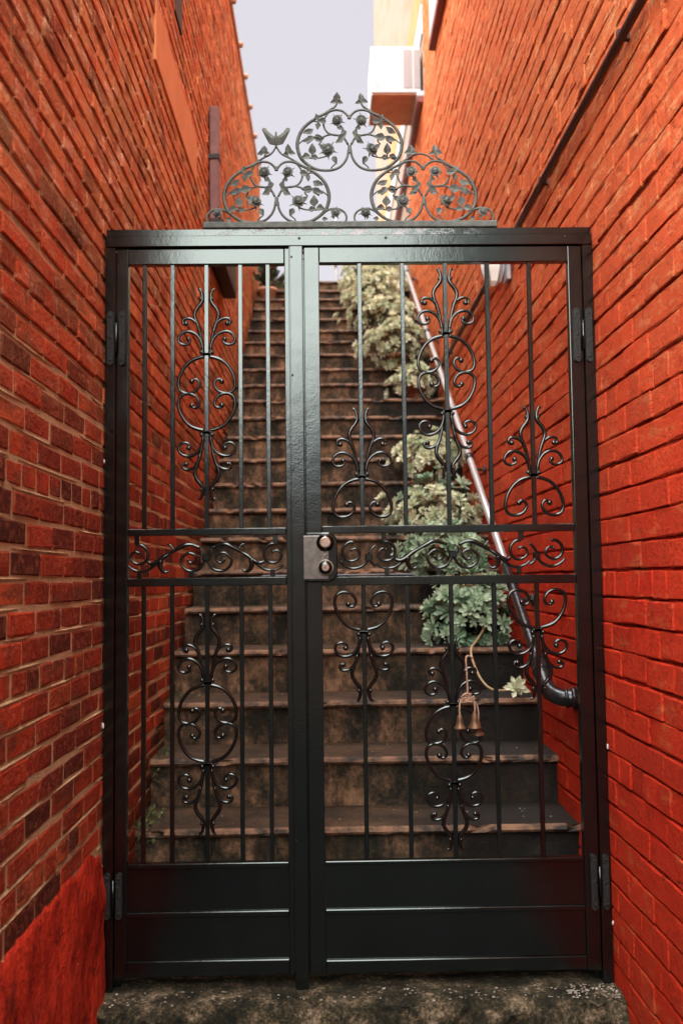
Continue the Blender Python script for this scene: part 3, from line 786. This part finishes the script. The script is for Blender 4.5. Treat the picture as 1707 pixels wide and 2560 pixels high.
LL = leaf('gate_leaf', 'narrow black iron gate leaf without lock, hinged beside the bare brick wall',
          (.038, .0725, .542, .5575), [(2.130, 2.177), (1.309, 1.329), (1.159, 1.183), (.341, .356), (.203, .219), (.038, .082)],
          (.120, .204, .306, .408, .491), (.119, .203, .306, .408, .493), (.31, .02, .036))
box('astragal', (.559, .597, -.006, .034, -.004, 2.181), 'gate', LL, .0015)
box('astragal_stop', (.585, .615, .0345, .042, .04, 2.150), 'gate', LL, .001)
box('astragal_lip', (.5565, .5605, -.0075, .0, .05, 2.178), 'gate', LL, .0008)
for z in (2.147, 1.785, 1.50, 1.17, .74, .42): screw(.5645, z, -.006, LL, .0034)
ornament('scroll_ornament', .306, 2.058, 'PSsp', LL, 1.035); ornament('scroll_ornament', .306, 1.076, 'PSsp', LL, 1.03)
scroll_panel(.303, 1.243, LL, False)
hinge(.0205, .0555, 1.820, 1.985, LL); hinge(.0185, .0525, .205, .335, LL)

RL = leaf('gate_leaf', 'wide black iron gate leaf carrying the double lock and hanging bells', (.601, .647, 1.403, 1.4435),
          [(2.132, 2.180), (1.310, 1.332), (1.155, 1.181), (.345, .356), (.205, .219), (.038, .076)],
          (.769, .899, 1.029, 1.157, 1.285), (.769, .899, 1.029, 1.157, 1.285), (1.02, .02, .036))
ornament('scroll_ornament', 1.029, 2.116, 'PSsp', RL, 1.035)
for x in (.769, 1.285): ornament('scroll_ornament', x, 1.688, 'PS', RL, 1.06); ornament('scroll_ornament', x, 1.136, 'sp', RL, 1.04)
ornament('scroll_ornament', 1.029, .995, 'PSsp', RL, .99)
scroll_panel(1.037, 1.245, RL, True)
hinge(1.4605, 1.4235, 1.820, 1.985, RL); hinge(1.461, 1.4265, .208, .366, RL)
# lock: plate with two cylinders
LK = box('lock_plate', (.592, .667, -.024, -.0065, 1.174, 1.303), 'steel', RL, .002, 2)
bm = bmesh.new()   # housing with rounded right side behind the plate
n = 10; rr = .03; x0, x1, z0, z1 = .601, .693, 1.166, 1.312
pts = [(x0, z0), (x1-rr, z0)]+[(x1-rr+rr*sin(a), z0+rr-rr*cos(a)) for a in np.linspace(.1, pi/2, n)]+[(x1-rr+rr*cos(a), z1-rr+rr*sin(a)) for a in np.linspace(0, pi/2, n)]+[(x0, z1)]
A = [bm.verts.new((x, .003, z)) for x, z in pts]; B = [bm.verts.new((x, -.016, z)) for x, z in pts]
Cc = [bm.verts.new((.647+(x-.647)*.93, -.0205, 1.239+(z-1.239)*.95)) for x, z in pts]
bm.faces.new(Cc)
for i in range(len(pts)):
    j = (i+1) % len(pts); bm.faces.new((A[i], A[j], B[j], B[i])); bm.faces.new((B[i], B[j], Cc[j], Cc[i]))
fixn(bm); add('lock_housing', tomesh(bm, 'lock_housing'), 'gate', RL)
for z, kind in ((1.282, 0), (1.209, 1)):
    bm = bmesh.new(); c = (.657, -.0235, z)
    if kind == 0:
        b_lathe(bm, c, [(.0265, .0), (.0255, -.006), (.0175, -.0145), (.0168, -.0155)], 'Y', 28, 0)
        b_lathe(bm, c, [(.0170, -.013), (.0162, -.0175), (.0150, -.0178)], 'Y', 28, 1); b_lathe(bm, c, [(.0146, -.012), (.0146, -.0186), (.0135, -.019)], 'Y', 24, 2)
        b_lathe(bm, (.657, -.0235, z-.006), [(.0058, -.018), (.0055, -.0200)], 'Y', 14, 1)
        b_box(bm, .6562, .6578, -.0445, -.0434, z-.0105, z-.003, 0, 3)
    else:
        b_lathe(bm, c, [(.0245, 0), (.0240, -.004), (.0225, -.006)], 'Y', 28, 1)
        b_lathe(bm, c, [(.0215, -.004), (.0195, -.022), (.0165, -.027), (.0115, -.028)], 'Y', 28, 0)
        b_lathe(bm, c, [(.0115, -.026), (.0105, -.0300), (.0095, -.0300)], 'Y', 20, 1); b_lathe(bm, c, [(.0078, -.027), (.0075, -.0305)], 'Y', 18, 2)
        b_box(bm, .6562, .6578, -.0548, -.0538, z-.0035, z+.0035, 0, 3)
    fixn(bm); add('lock_cylinder', tomesh(bm, 'lock_cylinder'), ['gate', 'nickel', 'brass', 'hole'], LK)
bm = bmesh.new(); b_tube(bm, [(.6555, -.0245, 1.232), (.6555, -.0245, 1.2545)], .0014, 6, sm=0); add('lock_pin', tomesh(bm, 'lock_pin'), 'nickel', LK)

# ------------------------------------------------------------------ crest
CR = thing('gate_crest', 'cast iron crest of rose vines with one butterfly above the gate', 'crest', (.744, .01, 2.2375))
box('base_bar', (.297, 1.191, -.006, .03, 2.2372, 2.258), 'patina', CR, .003)
u = .0002877; CY = .012
def cpt(ax, dz, s, dx, y): return (ax+s*dx*u, CY, 2.258+(1450-y)*u+dz)
def rose_mesh(r, seed):
    q = random.Random(seed); bm = bmesh.new()
    b_ball(bm, (0, -r*.25, 0), r*.45, seg=7, rings=5)
    for ring, (n, rad, sz, tilt) in enumerate(((5, .50, .62, .35), (4, .28, .46, .8))):
        for k in range(n):
            a = 2*pi*(k+.5*ring)/n+q.uniform(-.2, .2)
            c = Vector((cos(a), 0, sin(a))); t = Vector((-sin(a), 0, cos(a))); f = Vector((0, -1, 0))
            W = []
            for i in range(5):
                v = -1+i*.5; row = []
                for j in range(3):
                    h = j/2
                    wdt = sz*r*(.75 if j == 0 else 1 if j == 1 else .7)
                    row.append(bm.verts.new(c*(r*rad*(.45+1.0*h)+(-.12*r*abs(v)))+t*(v*wdt)+f*(r*(.18+tilt*h*.55+.12*ring-.18*v*v*(1-h))-(r*.2 if j == 2 else 0))))
                W.append(row)
            for A, B in zip(W, W[1:]):
                for j in range(2): ff = bm.faces.new((A[j], B[j], B[j+1], A[j+1])); ff.smooth = True
    for k in range(5):
        a = 2*pi*k/5+.3; c = Vector((cos(a), 0, sin(a))); t = Vector((-sin(a), 0, cos(a)))
        p = [bm.verts.new(c*r*.4+t*r*.16), bm.verts.new(c*r*.4-t*r*.16), bm.verts.new(c*r*1.22+Vector((0, r*.1, 0)))]; bm.faces.new(p)
    me = tomesh(bm, 'rose'); me.materials.append(MAT['patina']); return me
def leaf_mesh(L, W, seed, mat='patina', name='leaf'):
    q = random.Random(seed); bm = bmesh.new()
    S = [(0, .12), (.22, .8), (.42, 1), (.68, .66), (1, .03)]
    L_, C_, R_ = [], [], []
    for t, w_ in S:
        dz = L*t; sw = W*.5*w_*q.uniform(.9, 1.15); yy = -.10*L*sin(pi*t)
        L_.append(bm.verts.new((-sw, yy-.12*sw, dz))); C_.append(bm.verts.new((0, yy+.25*sw, dz))); R_.append(bm.verts.new((sw, yy-.12*sw, dz)))
    Bk = [bm.verts.new((0, .0030, L*t)) for t, _ in S]
    for i in range(4):
        for A, B in ((L_, C_), (C_, R_), (R_, Bk), (Bk, L_)): bm.faces.new((A[i], B[i], B[i+1], A[i+1]))
    fixn(bm); me = tomesh(bm, name); me.materials.append(MAT[mat]); return me
ROSES = [rose_mesh(1., s) for s in range(3)]; LEAVES = [leaf_mesh(1., .72, s) for s in range(3)]
def place(name, me, p, scale, rot, parent):
    o = bpy.data.objects.new(name, me); COL.objects.link(o); o.parent = parent
    o.location = Vector(p)-rootloc(parent); o.scale = (scale,)*3 if not hasattr(scale, '__len__') else scale; o.rotation_euler = rot; return o
def crest_rose(p, r): place('rose', ROSES[rng.randrange(3)], (p[0], p[1]-.004, p[2]), r, (rng.uniform(-.25, .25), rng.uniform(-3, 3), rng.uniform(-.3, .3)), CR)
def crest_leaf(p, L, ang):      # ang: direction of the tip, 0 = up, positive = towards +X
    a = ang
    d = Vector((sin(a), 0, cos(a)))
    place('leaf', LEAVES[rng.randrange(3)], Vector((p[0], p[1]-.003, p[2]))-d*L*.5, L, (rng.uniform(-.3, .2), a, rng.uniform(-.2, .2)), CR)
OUT = [(12, 1215), (24, 1290), (60, 1360), (120, 1415), (200, 1441), (290, 1441), (370, 1425), (440, 1385), (510, 1320), (545, 1240), (556, 1150), (535, 1060), (490, 980), (420, 915), (340, 862), (270, 826), (200, 792), (140, 780), (80, 790), (35, 822), (10, 858)]
INN = [(18, 1160), (55, 1095), (110, 1062), (170, 1055), (230, 1030), (265, 980), (275, 930), (262, 870), (238, 832), (210, 802)]
MID = [(110, 1062), (190, 1050), (250, 1062), (300, 1085), (370, 1075), (430, 1085), (490, 1110), (545, 1155)]
LOWB = [(230, 1280), (300, 1302), (380, 1310), (460, 1303), (525, 1308)]
SMALL = [(300, 1441), (390, 1420), (470, 1365), (530, 1317), (590, 1297), (650, 1298), (705, 1325), (735, 1370), (735, 1420), (712, 1446)]
lobes = [(.520, 0, 'L'), (.7445, .1625, 'C'), (.969, 0, 'R')]
for ax, dz, kind in lobes:
    bm = bmesh.new()
    for s in (-1, 1):
        P = lambda q: [cpt(ax, dz, s, a, b) for a, b in q]
        b_tube(bm, P(OUT), lambda t: .0036+.0018*sin(pi*t)**2, 6, sm=4)
        b_tube(bm, P(INN), lambda t: .0036-.0010*t, 6, sm=4); b_tube(bm, P(MID), lambda t: .0034-.0012*t, 6, sm=4)
        b_tube(bm, P(LOWB), .0026, 6, sm=4)
        b_tube(bm, P([(150, 1370), (190, 1405), (205, 1440)]), .0022, 6, sm=4); b_tube(bm, P([(415, 905), (360, 905), (320, 915)]), .0024, 6)
        b_tube(bm, P([(75, 1080), (62, 1020), (95, 950)]), .0034, 6); b_tube(bm, P([(330, 1160), (300, 1120), (322, 1085)]), .0024, 6)
        b_tube(bm, P([(400, 1300), (400, 1250)]), .002, 6, sm=0)
        top = [(270, 826), (200, 775), (150, 742), (130, 700), (135, 670)] if kind != 'L' else [(270, 826), (200, 778), (130, 735), (70, 705), (30, 665), (0, 610)]
        b_tube(bm, P(top), lambda t: .0038-.0012*t, 6)
        if kind == 'L': b_tube(bm, P([(130, 735), (120, 700), (135, 660)]), .0024, 6)
        if kind == 'R' and s < 0: b_tube(bm, [cpt(ax, dz, -1, 260, 826), cpt(ax, dz, -1, 140, 735), cpt(ax, dz, -1, 40, 700), cpt(ax, dz, 1, 40, 720), cpt(ax, dz, 1, 120, 775)], .0030, 6)
        if kind != 'C': b_tube(bm, P(SMALL), lambda t: .0042-.0014*t, 6)
    b_box(bm, ax-.0055, ax+.0055, CY-.004, CY+.004, cpt(ax, dz, 1, 0, 1258)[2], cpt(ax, dz, 1, 0, 1165)[2], .002)
    b_box(bm, ax-.0055, ax+.0055, CY-.004, CY+.004, cpt(ax, dz, 1, 0, 882)[2], cpt(ax, dz, 1, 0, 832)[2], .002)
    add('vine', tomesh(bm, 'vine'), 'patina', CR)
    for s in (-1, 1):
        p = lambda a, b: cpt(ax, dz, s, a, b)
        crest_rose(p(125, 905), 80*u); crest_rose(p(228, 1225), 92*u)
        for a, b, L, an in ((298, 915, 72, 1.7), (335, 962, 55, 3.0), (420, 1015, 70, -.9), (465, 1030, 50, 1.9), (318, 1085, 88, -1.35), (425, 1112, 72, 2.6), (455, 1122, 60, 1.9),
                            (398, 1215, 84, 0), (380, 1308, 60, 1.6), (470, 1300, 72, 1.9), (158, 1335, 64, 3.6), (78, 1085, 74, -.9), (112, 1128, 62, 2.0), (62, 1028, 60, .3), (345, 862, 52, .3),
                            (300, 1190, 54, .9), (90, 985, 46, -1.7)):
            crest_leaf(p(a, b), L*u*1.45, s*an)
        for a, b, L, an in ((128, 645, 84, -.05), (168, 690, 62, 1.75), (95, 698, 58, -1.7)): crest_leaf(p(a, b), L*u*1.25, s*an)
        if kind != 'C':
            crest_rose(p(622, 1345), 68*u); crest_leaf(p(512, 1410), 66*u, s*1.5); crest_leaf(p(600, 1400), 40*u, s*2.6)
# butterfly finial
bax = .520; bm = bmesh.new()
for s in (-1, 1):
    w1 = [(0, 590), (20, 600), (72, 588), (88, 560), (112, 515), (150, 435), (140, 415), (110, 418), (78, 462), (40, 490), (0, 520)]
    A = [bm.verts.new((bax+s*a*u, CY-.003-.05*a*u, 2.258+(1450-b)*u)) for a, b in w1]; B = [bm.verts.new(v.co+Vector((0, .004, 0))) for v in A]
    cA = bm.verts.new((bax+s*60*u, CY-.010, 2.258+(1450-530)*u)); cB = bm.verts.new((bax+s*60*u, CY+.002, 2.258+(1450-530)*u))
    for i in range(len(A)):
        j = (i+1) % len(A); bm.faces.new((A[i], A[j], cA)); bm.faces.new((B[j], B[i], cB)); bm.faces.new((A[i], B[i], B[j], A[j]))
b_tube(bm, [(bax, CY-.005, 2.258+(1450-640)*u), (bax, CY-.006, 2.258+(1450-560)*u), (bax, CY-.005, 2.258+(1450-460)*u)], lambda t: .002+.0028*sin(pi*t), 7)
fixn(bm); add('butterfly', tomesh(bm, 'butterfly'), 'patina', CR)

# ------------------------------------------------------------------ bells on twine
BL = thing('bell_string', 'three small brass bells on pinkish twine hanging from the gate scroll', 'bells', (1.07, .0, .72))
bm = bmesh.new(); bx = 1.0675
b_tube(bm, [(bx+.022, .012, .936), (bx+.008, .004, .944), (bx, .0, .936), (bx+.001, -.002, .90), (bx+.002, -.004, .86), (bx+.003, -.004, .826)], lambda t: .0028+.0006*sin(t*60), 7)
b_tube(bm, [(bx+.003, -.004, .828), (bx-.018, -.006, .815), (bx-.023, -.008, .79), (bx-.022, -.010, .772)], .0028, 6)
b_tube(bm, [(bx+.003, -.004, .828), (bx+.018, -.008, .815), (bx+.022, -.010, .79), (bx+.020, -.012, .775)], .0028, 6)
b_tube(bm, [(bx+.003, -.002, .828), (bx+.026, .002, .808), (bx+.034, .002, .78), (bx+.032, .002, .752)], .0024, 6)
add('twine', tomesh(bm, 'twine'), 'twine', BL)
bm = bmesh.new()
for i in range(8):
    a = i*2.4; b_tube(bm, [(bx+.003, -.004, .824), (bx+.003+.014*cos(a), -.010, .824+.012*sin(a)), (bx+.003+.02*cos(a+.6), -.008, .822+.012*sin(a+.5))], .0030, 5)
add('knot', tomesh(bm, 'knot'), 'twine', BL)
for (x, y, z, s) in ((bx-.023, -.010, .772, .9), (bx+.020, -.012, .777, 1.), (bx+.031, .003, .752, .95)):
    bm = bmesh.new()
    b_lathe(bm, (x, y, z), [(.002, .006*s), (.006*s, .002*s), (.009*s, -.006*s), (.0105*s, -.018*s), (.0125*s, -.028*s), (.0175*s, -.037*s), (.0205*s, -.040*s), (.0200*s, -.0425*s), (.0165*s, -.040*s), (.010*s, -.022*s)], 'Z', 18)
    b_ball(bm, (x, y, z-.041*s), .005*s, seg=7, rings=5); fixn(bm); add('bell', tomesh(bm, 'bell'), 'bell', BL)

# ------------------------------------------------------------------ succulents
def rosette_mesh(seed, nl, mat, long=1.):
    q = random.Random(seed); bm = bmesh.new()
    for k in range(nl):
        a = k*2.39996+q.uniform(-.2, .2); el = .10+1.15*(k/nl)**1.3+q.uniform(-.12, .12); L = (1.-.45*k/nl)*long*q.uniform(.85, 1.1); W = .13*L+.055
        d = Vector((cos(a)*cos(el), sin(a)*cos(el), sin(el))); t = Vector((-sin(a), cos(a), 0)); n = d.cross(t)*-1
        if n.z < 0: n = -n
        S = ((.08, .30), (.45, .80), (.72, 1.), (1., .06))
        A, B, C = [], [], []
        for s, w_ in S:
            p = d*L*s+n*(.10*L*s*s)
            A.append(bm.verts.new(p-t*W*w_+n*.03)); B.append(bm.verts.new(p-n*.05*w_)); C.append(bm.verts.new(p+t*W*w_+n*.03))
        for i in range(3):
            bm.faces.new((A[i], B[i], B[i+1], A[i+1])); bm.faces.new((B[i], C[i], C[i+1], B[i+1]))
    me = tomesh(bm, 'rosette'); me.materials.append(MAT[mat]); return me
RS = [rosette_mesh(s, 18+s % 3, 'succ') for s in range(5)]; RS2 = [rosette_mesh(20+s, 16, 'succ2', 1.1) for s in range(4)]
def put_rosette(root, p, s, nrm, bank):
    n = Vector(nrm).normalized(); q = n.to_track_quat('Z', 'Y').to_matrix() @ Matrix.Rotation(rng.uniform(0, 6.28), 3, 'Z')
    place('rosette', bank[rng.randrange(len(bank))], p, s, q.to_euler(), root)
def pot_mesh(c, r, h):
    bm = bmesh.new(); b_lathe(bm, c, [(r*.68, 0), (r*.95, h*.8), (r*1.06, h*.8), (r*1.1, h), (r*.98, h), (r*.95, h*.88), (.002, h*.88)], 'Z', 20); fixn(bm); return tomesh(bm, 'pot')
PLANTS = thing  # alias keeps the calls below short
def clump(label, base, centre, rad, n, size, bank, pot=.085, seed=0, droop=.0, stems=10, potmat='terracotta'):
    """a pot standing on a step and rosettes spread over the shell of an ellipsoid"""
    q = random.Random(seed)
    T = thing('potted_succulent', label, 'succulent', base, 'succulents on the steps')
    if pot: add('pot', pot_mesh(base, pot, pot*1.35), potmat, T); 
    bm = bmesh.new(); b = Vector(base)+Vector((0, 0, (pot or .03)*1.25))
    pts = []
    tries = 0
    while len(pts) < n and tries < 6000:
        tries += 1
        v = Vector((q.gauss(0, 1), q.gauss(0, 1), q.gauss(0, 1))).normalized()
        if v.z < -.35 and q.random() > droop: continue
        if v.y > .55 and q.random() < .7: continue
        k = q.uniform(.62, 1.05)*(1+.45*mnoise.noise(v*2.1+Vector((seed*3.3, 0, 0))))+(q.uniform(.1, .35) if q.random() < .12 else 0)
        p = Vector(centre)+Vector((v.x*rad[0], v.y*rad[1], v.z*rad[2]))*k
        if p.x > 1.45: continue
        kk = (p.y-Y0)/GO; zs = nose_z(math.floor(kk))+.012
        if p.z < zs+.004: p.z = zs+q.uniform(.004, .025)
        if abs(p.x-hx) < .05 and abs(p.z-rail_z(p.y)) < .07: continue
        if any((p-o_).length < size*.62 for o_ in pts): continue
        pts.append(p)
        put_rosette(T, p, size*q.uniform(.6, 1.3), v+Vector((0, -.25, .45)), bank)
    for p in q.sample(pts, min(stems, len(pts))):
        mid = (b+p)/2+Vector((0, 0, .03)); b_tube(bm, [tuple(b), tuple(mid), tuple(p)], .0035, 5, sm=3)
    add('stems', tomesh(bm, 'stems'), 'stem', T)
    # inner foliage, gap shade put into its dark green; hides soil and pot
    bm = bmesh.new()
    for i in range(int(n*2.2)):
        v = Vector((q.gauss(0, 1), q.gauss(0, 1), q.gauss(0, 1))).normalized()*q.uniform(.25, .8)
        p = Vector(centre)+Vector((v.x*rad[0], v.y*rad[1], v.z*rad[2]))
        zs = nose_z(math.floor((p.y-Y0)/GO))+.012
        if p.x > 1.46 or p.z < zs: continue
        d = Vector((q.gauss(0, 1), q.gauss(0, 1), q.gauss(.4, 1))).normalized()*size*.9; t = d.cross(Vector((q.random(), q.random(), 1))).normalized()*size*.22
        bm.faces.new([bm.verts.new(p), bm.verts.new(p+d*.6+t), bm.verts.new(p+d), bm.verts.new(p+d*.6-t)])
    add('inner_foliage', tomesh(bm, 'inner_foliage'), 'shadeleaf', T)['kind'] = 'stuff'
    return T, pts
S = lambda k: nose_z(k)+.004
def base_on(k, x, dy=.14): return (x, nose_y(k)+dy, S(k))
clump('broad pale succulent cushion spilling over the uppermost steps', base_on(20, 1.16), (1.14, nose_y(20)+.05, S(20)+.19), (.30, .42, .20), 147, 0.051, RS, seed=1)
clump('pale succulent at the very top beside the handrail end', base_on(22, 1.1), (1.1, nose_y(22)+.1, S(22)+.17), (.27, .30, .20), 93, 0.049, RS, seed=2)
clump('pale succulent cushion below the broad uppermost one', base_on(18, 1.14), (1.10, nose_y(18)+.02, S(18)+.17), (.29, .38, .20), 131, 0.051, RS, seed=3)
clump('pale succulent cushion midway down the upper plant mass', base_on(16, 1.18), (1.13, nose_y(16), S(16)+.16), (.27, .36, .19), 124, 0.049, RS, seed=4)
clump('pale succulent with a ragged trailing edge over dark risers', base_on(14, 1.22), (1.20, nose_y(14)-.02, S(14)+.15), (.25, .34, .20), 108, 0.048, RS, seed=5, droop=.3)
clump('lowest cushion of the upper plant mass, with sparse tips', base_on(12, 1.30), (1.27, nose_y(12)+.16, S(12)+.13), (.15, .22, .13), 52, 0.046, RS, seed=6, droop=.4)
clump('succulent whose terracotta pot shows through pale rosettes', base_on(8, 1.21), (1.24, nose_y(8)+.08, S(8)+.13), (.21, .20, .13), 86, 0.046, RS, seed=7, pot=.09, droop=.2)
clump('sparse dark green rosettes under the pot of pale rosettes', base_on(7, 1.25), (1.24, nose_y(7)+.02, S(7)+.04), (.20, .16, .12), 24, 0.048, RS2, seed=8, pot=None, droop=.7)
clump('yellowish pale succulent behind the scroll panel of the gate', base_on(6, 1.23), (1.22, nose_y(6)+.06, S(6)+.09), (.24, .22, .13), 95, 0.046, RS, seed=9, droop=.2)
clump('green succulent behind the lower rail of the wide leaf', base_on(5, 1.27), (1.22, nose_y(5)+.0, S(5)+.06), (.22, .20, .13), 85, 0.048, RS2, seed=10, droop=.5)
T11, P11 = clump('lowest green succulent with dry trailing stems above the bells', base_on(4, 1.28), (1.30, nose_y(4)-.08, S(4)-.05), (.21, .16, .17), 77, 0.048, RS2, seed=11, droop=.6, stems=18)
bm = bmesh.new()
b_tube(bm, [(1.37, nose_y(4)-.08, S(4)+.02), (1.345, nose_y(3)+.12, S(3)+.10), (1.29, nose_y(3)+.02, S(3)+.035), (1.245, nose_y(2)+.20, S(3)-.01), (1.262, nose_y(2)+.10, S(2)+.07), (1.30, nose_y(2)+.03, S(2)+.025), (1.37, nose_y(2)+.0, S(2)+.025)], .0045, 7)
add('trailing_stem', tomesh(bm, 'trailing_stem'), 'stem', T11)
put_rosette(T11, (1.385, nose_y(2)-.02, S(2)+.035), .058, (0, -1, .55), RS)

# flower pot at the top left of the stairs
FP = thing('flower_pot', 'round pale clay pot of dark leaves and red flowers beside bare brick wall', 'flower pot', (.14, nose_y(20)+.11, S(20)))
add('pot', pot_mesh((.14, nose_y(20)+.11, S(20)), .083, .12), 'pinkpot', FP)
DL = [leaf_mesh(1., .55, 40+s, 'darkleaf') for s in range(3)]; RLf = [leaf_mesh(1., .7, 50, 'redflower', 'flower')]
for i in range(95):
    v = Vector((rng.gauss(0, 1), rng.gauss(0, 1), rng.gauss(.5, 1))).normalized()*rng.uniform(.3, 1)
    p = Vector((.15, nose_y(20)+.11, S(20)+.22))+Vector((v.x*.12, v.y*.1, v.z*.12))
    if p.x < .03: continue
    place('leaf', DL[i % 3], p, rng.uniform(.08, .13), (rng.uniform(-1, 1), rng.uniform(-1.5, 1.5), rng.uniform(0, 6)), FP)
for i in range(14):
    place('flower', RLf[0], (.15+rng.uniform(-.07, .09), nose_y(20)+.05+rng.uniform(-.05, .05), S(20)+.30+rng.uniform(0, .07)), .07, (rng.uniform(-.6, .6), rng.uniform(-1.2, 1.2), rng.uniform(-1, 1)), FP)

# moss and weeds in the corner by the bare wall
bm = bmesh.new(); r = random.Random(9)
for i in range(240):
    k = r.choice([0, 0, 0, 0, 1, 2]); x = .03+abs(r.gauss(0, .035)); y = nose_y(k)+r.uniform(-.02, .26); z = S(k)-r.choice([0, 0, .0, r.uniform(0, .13)])
    if z < S(k)-.001: y = nose_y(k)-r.uniform(0, .012)
    d = Vector((r.gauss(.2, 1), r.gauss(-.4, 1), r.gauss(.8, .6))).normalized()*r.uniform(.008, .028); t = d.cross(Vector((r.random(), 1, r.random()))).normalized()*r.uniform(.002, .006)
    p = Vector((x, y, z)); bm.faces.new([bm.verts.new(p), bm.verts.new(p+d*.6+t), bm.verts.new(p+d), bm.verts.new(p+d*.6-t)])
o = add('moss', tomesh(bm, 'moss'), 'moss'); o['kind'] = 'stuff'; o['label'] = 'moss and tiny weeds in the corner of the lowest steps'; o['category'] = 'moss'

# white filler blobs where the frame meets the walls
for i, (x, y, z, s, lab) in enumerate(((.0045, -.004, 1.53, .005, 'white filler blob beside the narrow leaf above the lock height'), (.0045, -.004, .755, .006, 'white filler blob on the post at knee height by bare brick'),
                                       (1.4785, -.004, .675, .0055, 'white filler blob on the post beside red painted bricks'), (1.4785, -.002, .17, .0055, 'white filler blob low on the post beside red painted bricks'))):
    bm = bmesh.new(); b_ball(bm, (x, y, z), s, seg=7, rings=5, scale=(.6, .7, 1.4))
    for v in bm.verts: v.co += Vector((mnoise.noise(v.co*300), mnoise.noise(v.co*310+Vector((3, 0, 0))), mnoise.noise(v.co*290+Vector((0, 5, 0)))))*.003
    o = add('filler_blob', tomesh(bm, 'filler_blob'), 'chip'); o['label'] = lab; o['category'] = 'filler'; o['group'] = 'filler blobs'

# thin pole on the terrace
bm = bmesh.new(); b_tube(bm, [(.83, 9.0, TOPZ-.004), (.83, 9.0, TOPZ+1.6)], .012, 8, sm=0); b_lathe(bm, (.83, 9.0, TOPZ+1.6), [(.02, 0), (.024, .02), (.004, .05)], 'Z', 8)
o = add('thin_pole', tomesh(bm, 'thin_pole'), 'grill'); o['label'] = 'thin grey pole on the terrace above the stairs'; o['category'] = 'pole'
